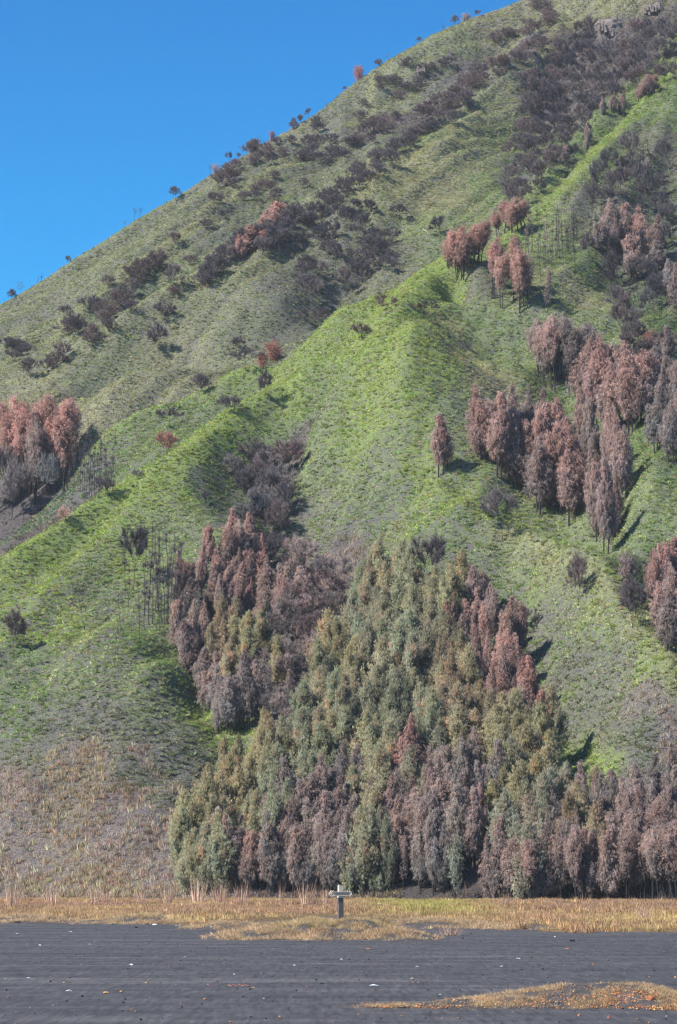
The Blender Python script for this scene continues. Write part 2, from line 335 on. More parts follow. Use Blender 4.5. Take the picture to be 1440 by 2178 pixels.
def zone(x, y):
    """tuft colour and cover at a place on the hill, with ragged borders"""
    x = np.asarray(x, float); y = np.asarray(y, float)
    jx = (fbm(x * 0.16, y * 0.16, 4, 21) - 0.5) * 13; jy = (fbm(x * 0.16, y * 0.16, 4, 31) - 0.5) * 16
    out = np.empty((len(x), 4)); sc = np.array([1.0, 0.55])
    for i in range(0, len(x), 20000):
        q = np.stack([x[i:i + 20000] + jx[i:i + 20000], y[i:i + 20000] + jy[i:i + 20000]], 1)
        d = (((q[:, None] - ZP[None]) * sc) ** 2).sum(-1); wgt = 1.0 / (d + 5.0) ** 3.2
        out[i:i + 20000] = (wgt @ ZV) / wgt.sum(1, keepdims=True)
    for k, (run, ca, cw) in enumerate(CRESTS):                        # lush narrow rims along the sharp ribs
        if ca < 0: continue
        best = np.full(x.shape, 1e9); px_, py_ = x + (fbm(x * .3, y * .3, 2, 77) - .5) * 3, y + (fbm(x * .3, y * .3, 2, 78) - .5) * 3
        for (ax, ay), (bx, by) in zip(run[:-1], run[1:]):
            vx, vy = bx - ax, by - ay; L = vx * vx + vy * vy + 1e-9
            if L > 3600: continue
            t = np.clip(((px_ - ax) * vx + (py_ - ay) * vy) / L, 0, 1); best = np.minimum(best, (px_ - ax - t * vx) ** 2 + (py_ - ay - t * vy) ** 2)
        up_ = np.exp(-np.sqrt(best) / (3.2 if k in (0, 1) else 2.0)) * (fbm(x * .04, y * .04, 2, 79) > 0.42 if k > 1 else 1.0)
        c_ = np.array([*(BG if k < 2 else YO), 1.0]); out = out * (1 - up_[:, None]) + c_ * up_[:, None]
    return out

ZC = zone(XX.ravel(), YY.ravel())
ny, nx = XX.shape; idx = np.arange(ny * nx).reshape(ny, nx)
F = np.stack([idx[:-1, :-1], idx[:-1, 1:], idx[1:, 1:], idx[1:, :-1]], -1).reshape(-1, 4)
hm = mesh_np('hillside', np.stack([XX, YY, ZZ], -1).reshape(-1, 3), F, True)
attr(hm, 'veg', 'FLOAT_COLOR', np.concatenate([ZC[:, :3], np.ones((len(ZC), 1))], 1))
attr(hm, 'cover', 'FLOAT', ZC[:, 3])
m_hill, n, b = mat('hill_soil_and_low_growth', 1.0, 0.0)
tc = n.nodes.new('ShaderNodeNewGeometry')
av = n.nodes.new('ShaderNodeAttribute'); av.attribute_name = 'veg'
ac = n.nodes.new('ShaderNodeAttribute'); ac.attribute_name = 'cover'
def noise(n, scale, detail=4, rough=0.6, src=None, dist=0.0):
    t = n.nodes.new('ShaderNodeTexNoise'); t.inputs['Scale'].default_value = scale; t.inputs['Detail'].default_value = detail
    t.inputs['Roughness'].default_value = rough; t.inputs['Distortion'].default_value = dist
    if src is not None: n.links.new(src, t.inputs['Vector'])
    return t
def mixc(n, fac, a, c, mode='MIX'):
    x = n.nodes.new('ShaderNodeMix'); x.data_type = 'RGBA'; x.blend_type = mode
    for s, k in ((fac, 0), (a, 6), (c, 7)):
        if isinstance(s, (int, float)): x.inputs[k].default_value = s
        elif isinstance(s, tuple): x.inputs[k].default_value = (*s, 1)
        else: n.links.new(s, x.inputs[k])
    return x.outputs[2]
def mth(n, op, a, c=None, clamp=False):
    x = n.nodes.new('ShaderNodeMath'); x.operation = op; x.use_clamp = clamp
    for s, k in ((a, 0), (c, 1)):
        if s is None: continue
        if isinstance(s, (int, float)): x.inputs[k].default_value = s
        else: n.links.new(s, x.inputs[k])
    return x.outputs[0]
P = tc.outputs['Position']
n1 = noise(n, 0.9, 5, 0.7, P); n2 = noise(n, 3.5, 4, 0.7, P); n3 = noise(n, 0.12, 3, 0.5, P); n4 = noise(n, 7.0, 3, 0.6, P)
ash = ramp(n, [(0.30, (.035, .032, .033)), (0.46, (.095, .087, .088)), (0.60, (.19, .175, .172)), (0.73, (.34, .32, .31))])
n.links.new(n2.outputs['Fac'], ash.inputs['Fac'])
lowr = ramp(n, [(0.3, (.25, .27, .25)), (0.5, (.6, .6, .6)), (0.68, (1.0, 1.0, .95))]); n.links.new(n4.outputs['Fac'], lowr.inputs['Fac'])
lowg = mixc(n, 1.0, av.outputs['Color'], lowr.outputs['Color'], 'MULTIPLY')
f = mth(n, 'ADD', mth(n, 'MULTIPLY', ac.outputs['Fac'], 1.25), mth(n, 'MULTIPLY', mth(n, 'SUBTRACT', n1.outputs['Fac'], 0.62), 3.2))
f = mth(n, 'MULTIPLY', mth(n, 'MINIMUM', mth(n, 'MAXIMUM', f, 0.0), 1.0), 0.8)
dkf = mth(n, 'ADD', mth(n, 'MULTIPLY', mth(n, 'SUBTRACT', ac.outputs['Fac'], 0.22), 3.5), 0.40); dkf = mth(n, 'MINIMUM', mth(n, 'MAXIMUM', dkf, 0.38), 1.0)
litter_mix = mixc(n, dkf, (.045, .036, .034), ash.outputs['Color'])            # brown-black needle litter where nothing grows
n.links.new(mixc(n, f, litter_mix, lowg), b.inputs['Base Color'])
bp = n.nodes.new('ShaderNodeBump'); bp.inputs['Strength'].default_value = 0.9; bp.inputs['Distance'].default_value = 0.5
n.links.new(n2.outputs['Fac'], bp.inputs['Height']); n.links.new(bp.outputs[0], b.inputs['Normal'])
tag(link('hillside', hm, m_hill), 'steep fluted volcanic hillside with green regrowth and grey ash', kind='structure')

# ------------------------------------------------------------------ the sand plain
SX = axis(-60.0, 60.0, 1.2, -3000, 3000); SY = axis(24.0, 262.0, 1.6, -400, 400)
SXX, SYY = np.meshgrid(SX, SY)
MOUNDS = {
 'grassy_scoria_mound': [(5.0, 46.8, 3.6, 2.6, 0.36), (7.1, 45.2, 2.4, 1.6, 0.20), (3.0, 45.8, 2.6, 1.5, 0.13), (0.9, 45.4, 1.9, 0.7, 0.03)],
 'signpost_mound': [(-1.3, 107.5, 3.6, 7.5, 0.74), (0.9, 107, 2.6, 6.0, 0.62), (-3.6, 104.5, 2.8, 4.5, 0.34), (2.4, 104, 2.0, 4.0, 0.36), (1.7, 109.5, 1.5, 2.4, 0.74)],
 'low_left_mound': [(-19.8, 152, 5.0, 7.0, 0.42), (-12.4, 148, 4.3, 6.0, 0.40), (-11, 147, 2.2, 4.0, 0.40)],
 'low_right_mound': [(4.9, 133, 5.6, 5.5, 0.42), (9.9, 126, 3.0, 4.5, 0.30)],
 'burrowed_mound': [(-5.6, 128, 3.4, 4.0, 0.36), (-3.4, 122, 2.2, 3.0, 0.42)],
}
def plain_z(x, y):
    t = np.clip((np.asarray(y, float) - 140.0) / 160.0, 0, 1)
    return 0.60 * t * t * (3 - 2 * t) + np.clip(np.asarray(y, float) - 300, 0, 1e9) * 0.0
def mound_z(x, y, MS=None):
    x = np.asarray(x, float); y = np.asarray(y, float); z = np.zeros_like(x)
    for MM in ([MS] if MS else MOUNDS.values()):
        for (mx, my, a, c, h) in MM:
            r = np.sqrt(((x - mx) / a) ** 2 + ((y - my) / c) ** 2) + (fbm(x * 0.9 + mx, y * 0.45, 3, 11) - 0.5) * 0.45
            t = np.clip(1 - r, 0, 1); s_ = h * t * t * (3 - 2 * t)
            z = np.maximum(z, s_) + np.minimum(z, s_) * 0.35
    return z
def ground_z(x, y): return np.maximum(plain_z(x, y) + mound_z(x, y), np.where(np.asarray(y) > 232, height(x, y), -9))
def flat_hit(px, py, ts=None):
    """where a sight line meets the plain or a mound"""
    dx, dz = ray_dirs(px, py); dx = np.atleast_1d(dx); dz = np.atleast_1d(dz); ts = np.arange(28.0, 300.0, 0.1) if ts is None else ts
    X = dx[:, None] * ts[None]; Y = np.broadcast_to(ts[None], X.shape)
    g = CAM_H + dz[:, None] * ts[None] - plain_z(X, Y) - mound_z(X, Y)
    k = np.argmax(g < 0, axis=1); t = np.where((g < 0).any(axis=1), ts[k], np.nan)
    return dx * t, t, plain_z(dx * t, t) + mound_z(dx * t, t)

SX = axis(-60.0, 60.0, 0.8, -3200, 3200); SY = axis(24.0, 320.0, 1.0, -600, 5200)
SXX, SYY = np.meshgrid(SX, SY)
near = (np.abs(SXX) < 62) & (SYY < 322) & (SYY > 20)
SZZ = plain_z(SXX, SYY) + np.where(near, (fbm(SXX * 0.12, SYY * 0.25, 3, 41) - 0.5) * 0.05 + (fbm(SXX * 0.8, SYY * 1.1, 2, 42) - 0.5) * 0.02, 0)
ny, nx = SXX.shape; idx = np.arange(ny * nx).reshape(ny, nx)
F = np.stack([idx[:-1, :-1], idx[:-1, 1:], idx[1:, 1:], idx[1:, :-1]], -1).reshape(-1, 4)
sm = mesh_np('sand_plain', np.stack([SXX, SYY, SZZ], -1).reshape(-1, 3), F, True)

# dark volcanic sand with pale wind streaks and wheel lines; dry soil under the grass belt
m_sand, n, b = mat('volcanic_sand', 0.95, 0.15)
g = n.nodes.new('ShaderNodeNewGeometry'); P = g.outputs['Position']
mp = n.nodes.new('ShaderNodeMapping'); mp.inputs['Scale'].default_value = (0.11, 0.55, 1.0); n.links.new(P, mp.inputs['Vector'])
mp2 = n.nodes.new('ShaderNodeMapping'); mp2.inputs['Scale'].default_value = (0.5, 2.2, 1.0); mp2.inputs['Rotation'].default_value = (0, 0, 0.05); n.links.new(P, mp2.inputs['Vector'])
s1 = noise(n, 1.0, 6, 0.55, mp.outputs[0], 1.2); s2 = noise(n, 1.0, 5, 0.7, mp2.outputs[0])
mp3 = n.nodes.new('ShaderNodeMapping'); mp3.inputs['Scale'].default_value = (1.8, 0.26, 1.0); n.links.new(P, mp3.inputs['Vector'])
mp4 = n.nodes.new('ShaderNodeMapping'); mp4.inputs['Scale'].default_value = (8.0, 0.55, 1.0); n.links.new(P, mp4.inputs['Vector'])
mp5 = n.nodes.new('ShaderNodeMapping'); mp5.inputs['Scale'].default_value = (0.035, 0.42, 1.0); mp5.inputs['Rotation'].default_value = (0, 0, -0.012); n.links.new(P, mp5.inputs['Vector'])
s3 = noise(n, 1.0, 5, 0.72, mp3.outputs[0]); s5 = noise(n, 1.0, 4, 0.75, mp4.outputs[0]); s6 = noise(n, 1.0, 4, 0.6, mp5.outputs[0], 0.6)
r1 = ramp(n, [(0.30, (.046, .046, .050)), (0.52, (.063, .062, .067)), (0.66, (.078, .077, .080)), (0.80, (.115, .112, .110))])
n.links.new(s1.outputs['Fac'], r1.inputs['Fac'])
st = ramp(n, [(0.57, (0, 0, 0)), (0.63, (.55, .55, .55)), (0.66, (0.1, 0.1, 0.1)), (0.70, (.6, .6, .6))]); n.links.new(s6.outputs['Fac'], st.inputs['Fac'])
c1 = mixc(n, mth(n, 'MULTIPLY', st.outputs['Color'], s2.outputs['Fac']), r1.outputs['Color'], (.19, .175, .168))
r3 = ramp(n, [(0.34, (.80, .80, .81)), (0.5, (1, 1, 1)), (0.64, (1.14, 1.135, 1.13)), (0.74, (1.5, 1.46, 1.42))])
n.links.new(s3.outputs['Fac'], r3.inputs['Fac'])
c2 = mixc(n, 1.0, c1, r3.outputs['Color'], 'MULTIPLY')
r5 = ramp(n, [(0.33, (.62, .62, .63)), (0.5, (1.0, 1.0, 1.0)), (0.66, (1.3, 1.28, 1.25)), (0.73, (2.6, 2.5, 2.4))]); n.links.new(s5.outputs['Fac'], r5.inputs['Fac'])
c3 = mixc(n, 1.0, c2, r5.outputs['Color'], 'MULTIPLY')
n.links.new(c3, b.inputs['Base Color'])
bp = n.nodes.new('ShaderNodeBump'); bp.inputs['Strength'].default_value = 0.5; bp.inputs['Distance'].default_value = 0.05
n.links.new(s3.outputs['Fac'], bp.inputs['Height']); n.links.new(bp.outputs[0], b.inputs['Normal'])
tag(link('sand_plain', sm, m_sand), 'dark grey volcanic sand plain with pale wind streaks', kind='structure')

m_belt, n, b = mat('dry_soil_under_grass', 1.0, 0.0)
g = n.nodes.new('ShaderNodeNewGeometry'); P = g.outputs['Position']
q1 = noise(n, 2.2, 5, 0.7, P); q2 = noise(n, 12.0, 3, 0.7, P)
qr = ramp(n, [(0.32, (.045, .043, .045)), (0.48, (.12, .085, .05)), (0.62, (.24, .16, .08)), (0.75, (.33, .24, .12))])
n.links.new(mth(n, 'ADD', mth(n, 'MULTIPLY', q1.outputs['Fac'], .6), mth(n, 'MULTIPLY', q2.outputs['Fac'], .4)), qr.inputs['Fac'])
n.links.new(qr.outputs['Color'], b.inputs['Base Color'])
m_mnd, n, b = mat('mound_sand_with_dry_roots', 1.0, 0.05)
g = n.nodes.new('ShaderNodeNewGeometry'); P = g.outputs['Position']
q1 = noise(n, 2.6, 5, 0.7, P); q2 = noise(n, 16.0, 4, 0.75, P)
qr = ramp(n, [(0.40, (.055, .056, .064)), (0.53, (.085, .080, .080)), (0.60, (.20, .135, .085)), (0.72, (.30, .21, .12))])
n.links.new(mth(n, 'ADD', mth(n, 'MULTIPLY', q1.outputs['Fac'], .5), mth(n, 'MULTIPLY', q2.outputs['Fac'], .5)), qr.inputs['Fac'])
n.links.new(qr.outputs['Color'], b.inputs['Base Color'])
bp = n.nodes.new('ShaderNodeBump'); bp.inputs['Strength'].default_value = 0.8; bp.inputs['Distance'].default_value = 0.06
n.links.new(q2.outputs['Fac'], bp.inputs['Height']); n.links.new(bp.outputs[0], b.inputs['Normal'])

# near edge of the dry grass belt, in metres from the camera
EDGE_PX = np.array([(-300,1955),(0,1950),(200,1955),(330,1962),(470,1966),(560,1958),(700,1948),(840,1955),(900,1962),(1000,1966),(1060,1977),(1200,1979),(1440,1981),(1700,1983)], float)
_a = (EDGE_PX[:, 0] - 720) / FPX; _d = CAM_H * FPX / (EDGE_PX[:, 1] - 1885.0)
def belt_edge(x, y): return np.interp(x / y, _a, _d)
# the belt's own raised sheet of soil, a few centimetres proud, with a ragged near edge
bx = axis(-60.0, 60.0, 0.8, -140, 140); by = np.linspace(0, 1, 120)
BX, BT = np.meshgrid(bx, by)
e0 = np.interp(np.clip(BX / 140.0, -0.5, 0.5), _a, _d) + (fbm(BX * 0.35, BX * 0 + 3, 5, 51) - 0.5) * 20
BY = e0 + (312 - e0) * BT ** 1.3
BZ = plain_z(BX, BY) + np.clip(BT * 30 - 0.25, -0.12, 1) * 0.10 + (fbm(BX * 0.25, BY * 0.2, 3, 52) - 0.5) * 0.16 * np.clip(BT * 9, 0, 1)
ny, nx = BX.shape; idx = np.arange(ny * nx).reshape(ny, nx)
F = np.stack([idx[:-1, :-1], idx[:-1, 1:], idx[1:, 1:], idx[1:, :-1]], -1).reshape(-1, 4)
tag(link('grass_belt_ground', mesh_np('grass_belt_ground', np.stack([BX, BY, BZ], -1).reshape(-1, 3), F, True), m_belt), 'dry brown soil of the grass belt at the foot of the hill', kind='structure')

MLAB = {'grassy_scoria_mound': 'low sand mound with dry grass and red scoria at lower right',
        'signpost_mound': 'broad low sand mound under the signpost', 'low_left_mound': 'pair of low sand banks at the left edge of the plain',
        'low_right_mound': 'low sand bank right of the signpost', 'burrowed_mound': 'small sand hummocks left of the signpost'}
for nm, MS in MOUNDS.items():
    x0 = min(m[0] - m[2] for m in MS) - 1; x1 = max(m[0] + m[2] for m in MS) + 1; y0 = min(m[1] - m[3] for m in MS) - 1; y1 = max(m[1] + m[3] for m in MS) + 1
    st = 0.10 if nm == 'grassy_scoria_mound' else 0.22
    X, Y = np.meshgrid(np.arange(x0, x1, st), np.arange(y0, y1, st))
    mz = mound_z(X, Y, MS); bumpy = (fbm(X * 2.2, Y * 2.2, 4, 55) - 0.5) * 0.10 * np.clip(mz * 6, 0, 1)
    Z = plain_z(X, Y) + np.where(mz > 0.01, mz + bumpy, -0.08)
    ny, nx = X.shape; idx = np.arange(ny * nx).reshape(ny, nx)
    F = np.stack([idx[:-1, :-1], idx[:-1, 1:], idx[1:, 1:], idx[1:, :-1]], -1).reshape(-1, 4)
    okf = mz.ravel()[F].max(1) > 0.01
    tag(link(nm, mesh_np(nm, np.stack([X, Y, Z], -1).reshape(-1, 3), F[okf], True), m_mnd), MLAB[nm], kind='structure')
# ------------------------------------------------------------------ grass and low growth: instanced tufts
def blades(seed, nb, hgt, spread, width, droop=0.0, seg=1):
    r = np.random.default_rng(seed); V = []; F = []
    for i in range(nb):
        a = r.uniform(0, 2 * math.pi); q = r.uniform(0, 1) ** 0.7; bx_, by_ = math.cos(a) * spread * 0.35 * q, math.sin(a) * spread * 0.35 * q
        a2 = a + r.normal(0, 0.5); h = hgt * r.uniform(0.55, 1.1); o = spread * r.uniform(0.2, 0.75)
        w_ = width * r.uniform(0.7, 1.3); pa = a2 + math.pi / 2 + r.normal(0, 0.5); dx_, dy_ = math.cos(pa) * w_ / 2, math.sin(pa) * w_ / 2
        tx, ty = bx_ + math.cos(a2) * o, by_ + math.sin(a2) * o
        n0 = len(V)
        if seg == 1:
            V += [(bx_ - dx_, by_ - dy_, -0.03), (bx_ + dx_, by_ + dy_, -0.03), (tx, ty, h * (1 - droop))]; F.append((n0, n0 + 1, n0 + 2))
        else:
            mx, my = bx_ * .5 + tx * .5 - math.cos(a2) * o * .12, by_ * .5 + ty * .5 - math.sin(a2) * o * .12; mz = h * 0.72
            V += [(bx_ - dx_, by_ - dy_, -0.03), (bx_ + dx_, by_ + dy_, -0.03), (mx + dx_ * .8, my + dy_ * .8, mz), (mx - dx_ * .8, my - dy_ * .8, mz), (tx, ty, h * (1 - droop))]
            F += [(n0, n0 + 1, n0 + 2), (n0, n0 + 2, n0 + 3), (n0 + 3, n0 + 2, n0 + 4)]
    return clump_mesh('tuft', V, F, np.array([0, 0, -0.1]), 0.55, 0.6, 0.6)
def leaf_mat(name, source, transl=0.3, rough=0.8):
    """foliage: colour by instance attribute, by object colour, plus clump-to-clump hue variation"""
    m = bpy.data.materials.new(name); m.use_nodes = True; n = m.node_tree; n.nodes.clear()
    out = n.nodes.new('ShaderNodeOutputMaterial'); d = n.nodes.new('ShaderNodeBsdfDiffuse'); t = n.nodes.new('ShaderNodeBsdfTranslucent'); mx = n.nodes.new('ShaderNodeMixShader')
    if source == 'instance':
        a = n.nodes.new('ShaderNodeAttribute'); a.attribute_type = 'INSTANCER'; a.attribute_name = 'tcol'; c = a.outputs['Color']
    else:
        a = n.nodes.new('ShaderNodeObjectInfo'); k = n.nodes.new('ShaderNodeAttribute'); k.attribute_name = 'tone'
        c = mixc(n, 1.0, a.outputs['Color'], k.outputs['Color'], 'MULTIPLY')
    n.links.new(c, d.inputs['Color']); n.links.new(c, t.inputs['Color']); mx.inputs[0].default_value = transl
    n.links.new(d.outputs[0], mx.inputs[1]); n.links.new(t.outputs[0], mx.inputs[2]); n.links.new(mx.outputs[0], out.inputs['Surface'])
    return m
m_tuft = leaf_mat('grass_blades', 'instance', 0.3)
def scatter(name, label, x, y, z, scale, colr, protos, sink=0.02, tiltz=None, cat='grass', squash=None):
    N = len(x); pm = bpy.data.meshes.new(name); pm.vertices.add(N)
    pm.vertices.foreach_set('co', np.stack([x, y, z - sink], 1).astype(np.float32).ravel())
    attr(pm, 'tcol', 'FLOAT_COLOR', np.concatenate([np.clip(colr, 0, 1), np.ones((N, 1))], 1))
    s3_ = np.stack([scale, scale, scale * (1.0 if squash is None else squash)], 1)
    attr(pm, 'tscale', 'FLOAT_VECTOR', s3_)
    rot = np.stack([RNG.normal(0, 0.15, N), RNG.normal(0, 0.15, N), RNG.uniform(0, 6.283, N)], 1)
    attr(pm, 'trot', 'FLOAT_VECTOR', rot)
    a = pm.attributes.new('tpick', 'INT', 'POINT'); a.data.foreach_set('value', RNG.integers(0, len(protos), N).astype(np.int32))
    o = link(name, pm)
    ng = bpy.data.node_groups.new(name, 'GeometryNodeTree')
    ng.interface.new_socket('Geometry', in_out='INPUT', socket_type='NodeSocketGeometry'); ng.interface.new_socket('Geometry', in_out='OUTPUT', socket_type='NodeSocketGeometry')
    gi = ng.nodes.new('NodeGroupInput'); go = ng.nodes.new('NodeGroupOutput'); m2p = ng.nodes.new('GeometryNodeMeshToPoints')
    iop = ng.nodes.new('GeometryNodeInstanceOnPoints'); g2i = ng.nodes.new('GeometryNodeGeometryToInstance')
    for pmesh in reversed(protos):
        po = bpy.data.objects.new('tuft', pmesh); oi = ng.nodes.new('GeometryNodeObjectInfo'); oi.inputs['Object'].default_value = po
        ng.links.new(oi.outputs['Geometry'], g2i.inputs[0])
    def nattr(nm, typ):
        k = ng.nodes.new('GeometryNodeInputNamedAttribute'); k.data_type = typ; k.inputs['Name'].default_value = nm; return k.outputs[0]
    ng.links.new(gi.outputs[0], m2p.inputs[0]); ng.links.new(m2p.outputs[0], iop.inputs['Points']); ng.links.new(g2i.outputs[0], iop.inputs['Instance'])
    iop.inputs['Pick Instance'].default_value = True
    ng.links.new(nattr('tpick', 'INT'), iop.inputs['Instance Index'])
    e2r = ng.nodes.new('FunctionNodeEulerToRotation'); ng.links.new(nattr('trot', 'FLOAT_VECTOR'), e2r.inputs[0]); ng.links.new(e2r.outputs[0], iop.inputs['Rotation'])
    ng.links.new(nattr('tscale', 'FLOAT_VECTOR'), iop.inputs['Scale']); ng.links.new(iop.outputs[0], go.inputs[0])
    md = o.modifiers.new('scatter', 'NODES'); md.node_group = ng
    tag(o, label, cat, kind='stuff'); return o

fern = [blades(100 + i, 16, 0.42, 0.62, 0.13, 0.25) for i in range(4)]
wisp = [blades(120 + i, 16, 0.50, 0.40, 0.055, 0.0) for i in range(4)]
for m_ in fern + wisp: m_.materials.append(m_tuft)

# hill: low growth
N = 420000
yy = np.sqrt(RNG.uniform(236.0 ** 2, 820.0 ** 2, N)); xx = yy * RNG.uniform(-0.155, 0.155, N)
far = yy > 480
zz = height(xx, yy); ok = zz > plain_z(xx, yy) - 0.05
Zc = zone(xx, yy)
cl = 0.55 * fbm(xx * 0.45, yy * 0.45, 3, 81) + 0.45 * fbm(xx * 0.1, yy * 0.1, 3, 82)
prob = np.clip((Zc[:, 3] - 0.05) * 1.3 + 0.06 + (cl - 0.5) * 2.6, 0.02, 1.0)
ok &= RNG.uniform(0, 1, N) < prob
xx, yy, zz, Zc, far, cl = xx[ok], yy[ok], zz[ok], Zc[ok], far[ok], cl[ok]
N = len(xx)
tone = np.exp(RNG.normal(0, 0.24, N)) * (0.75 + 0.5 * fbm(xx * 0.25, yy * 0.25, 2, 83))
dead = RNG.uniform(0, 1, N)
c = Zc[:, :3] * tone[:, None]
straw = np.array([.36, .31, .20]); c = np.where((dead < 0.10)[:, None], straw * tone[:, None], c)
dk = np.array([.05, .10, .03]); c = np.where((dead > 0.88)[:, None], c * 0.45 + dk * 0.3, c)
c *= 1 + RNG.normal(0, 0.07, (N, 3)); c = np.minimum(c, np.array([.50, .50, .40]))
dry = (Zc[:, 0] > Zc[:, 1] * 1.12)
sc_ = RNG.uniform(0.55, 1.25, N) * np.interp(yy, [240, 330, 480, 700], [1.45, 1.25, 1.05, 1.25])
thin_ = RNG.uniform(0, 1, N) < np.where(dry, 1.0, np.interp(yy, [240, 400], [0.66, 1.0]))
iw = np.where(dry & thin_)[0]; ig = np.where(~dry & thin_)[0]
scatter('hill_ground_cover', 'bright green and olive ferns and grass regrowing over the hillside', xx[ig], yy[ig], zz[ig], sc_[ig], c[ig], fern, 0.05, squash=0.85)
scatter('dry_slope_grass', 'tan and pinkish dry grass tufts on the grey lower slope', xx[iw], yy[iw], zz[iw], sc_[iw] * 1.15, c[iw] * 1.0, wisp, 0.05, squash=1.1)

# foot of the hill: belt of dry orange and yellow grass
N = 150000
yy = np.sqrt(RNG.uniform(112.0 ** 2, 312.0 ** 2, N)); xx = yy * RNG.uniform(-0.155, 0.155, N)
e = belt_edge(xx, yy) + (fbm(xx * 0.35, yy * 0.0 + 3, 5, 51) - 0.5) * 20
ins = yy - e; climb = height(xx, yy) - 1.6; dens = np.clip(ins / 8.0, 0, 1) * np.clip(0.55 + (fbm(xx * 0.22, yy * 0.10, 3, 91) - 0.50) * 7.0, 0.10, 1)
ok = (ins > 0) & (RNG.uniform(0, 1, N) < dens) & (climb < RNG.uniform(-1.5, 3.0, N) + 3.0 * (xx < -14) + 1.0)
xx, yy = xx[ok], yy[ok]; zz = ground_z(xx, yy) + 0.04; N = len(xx)
pxx = 720 + xx / yy * FPX
k1 = np.clip((fbm(xx * 0.16, yy * 0.07, 3, 92)[:, None] - .5) * 3 + .5, 0, 1)
c = np.array([.46, .30, .18]) * (1 - k1) + np.array([.56, .41, .20]) * k1
gr = np.clip(1 - np.abs(pxx - 900) / 190, 0, 1) * np.clip((yy - 165) / 40, 0, 1); gr = np.clip(gr * 1.6 + (fbm(xx * .2, yy * .1, 2, 93) - .5), 0, 1)[:, None]
c = c * (1 - gr) + np.array([.42, .38, .13]) * gr
pk = np.clip((yy - 150) / 60, 0, 1)[:, None] * 0.55 * (1 - gr) * fbm(xx * .15, yy * .1, 2, 94)[:, None] * 2
c = c * (1 - pk) + np.array([.36, .22, .17]) * pk
c = c * np.exp(RNG.normal(0, 0.28, N))[:, None]
scatter('dry_grass_belt', 'belt of orange and yellow dry grass between sand plain and trees', xx, yy, zz, RNG.uniform(0.4, 1.2, N) * np.interp(yy, [120, 200, 300], [.62, .68, .50]) * (0.45 + 1.1 * fbm(xx * .35, yy * .12, 2, 97)), c, wisp, 0.03)

N = 4200                                                              # coarser brown and gold tussocks in drifts
yy = RNG.uniform(118, 290, N); xx = yy * RNG.uniform(-.15, .15, N); e = belt_edge(xx, yy) + (fbm(xx * 0.35, yy * 0.0 + 3, 5, 51) - 0.5) * 20
ok = (yy > e - 3) & (fbm(xx * .12, yy * .10, 3, 98) > .50) & (height(xx, yy) < 2.5); xx, yy = xx[ok], yy[ok]; N = len(xx)
c = np.where(RNG.uniform(0, 1, (N, 1)) < .5, np.array([.36, .21, .12]), np.array([.52, .36, .17])) * np.exp(RNG.normal(0, .25, (N, 1)))
scatter('dry_tussock_drifts', 'coarse brown and gold tussocks in drifts over the grass belt', xx, yy, ground_z(xx, yy) + .03, RNG.uniform(.5, 1.25, N), c, wisp, 0.03)

# tufts on the mounds: creeping dry mat
mat_g = [blades(140 + i, 18, 0.085, 0.20, 0.011, 0.2) for i in range(3)]
for m_ in mat_g: m_.materials.append(m_tuft)
XS = []; 
for nm, MS in MOUNDS.items():
    near_ = nm == 'grassy_scoria_mound'
    for (mx, my, a, c_, h) in MS:
        n_ = int(a * c_ * (420 if near_ else 110))
        x = RNG.uniform(mx - a, mx + a, n_); y = RNG.uniform(my - c_, my + c_, n_)
        XS.append(np.stack([x, y, np.full(n_, 0.8 if near_ else 2.0)], 1))
XS = np.concatenate(XS); mz = mound_z(XS[:, 0], XS[:, 1])
pz = np.clip((fbm(XS[:, 0] * 1.3, XS[:, 1] * 0.8, 3, 95) - 0.43) * 7 + mz * 0.9, 0.05, 0.95) * np.clip(mz * 14, 0, 1)
ok = RNG.uniform(0, 1, len(XS)) < pz; XS = XS[ok]; mz = mz[ok]; N = len(XS)
k = RNG.uniform(0, 1, N)[:, None]; c = np.array([.44, .29, .19]) * (1 - k) + np.array([.52, .41, .24]) * k
gr = (mz > 0.42)[:, None] * RNG.uniform(0, .3, N)[:, None]; c = c * (1 - gr) + np.array([.36, .38, .12]) * gr
c *= np.exp(RNG.normal(0, .25, N))[:, None]
scatter('mound_grass', 'short dry creeping grass matted over the sand mounds', XS[:, 0], XS[:, 1], plain_z(XS[:, 0], XS[:, 1]) + mz + 0.01, XS[:, 2] * RNG.uniform(.6, 1.3, N), c, mat_g, 0.01)
# ------------------------------------------------------------------ trees and shrubs
m_leaf = leaf_mat('needle_sprays', 'object', 0.42)
m_twig = leaf_mat('fine_dead_twigs', 'object', 0.0)
m_bark, n, b = mat('charred_bark', 0.95, 0.1)
g = n.nodes.new('ShaderNodeTexCoord'); q1 = noise(n, 5.0, 4, 0.7, g.outputs['Object'])
oi = n.nodes.new('ShaderNodeObjectInfo')
qr = ramp(n, [(0.35, (.35, .35, .35)), (0.6, (1, 1, 1)), (0.75, (2.2, 2.1, 2.0))]); n.links.new(q1.outputs['Fac'], qr.inputs['Fac'])
n.links.new(mixc(n, 1.0, oi.outputs['Color'], qr.outputs['Color'], 'MULTIPLY'), b.inputs['Base Color'])

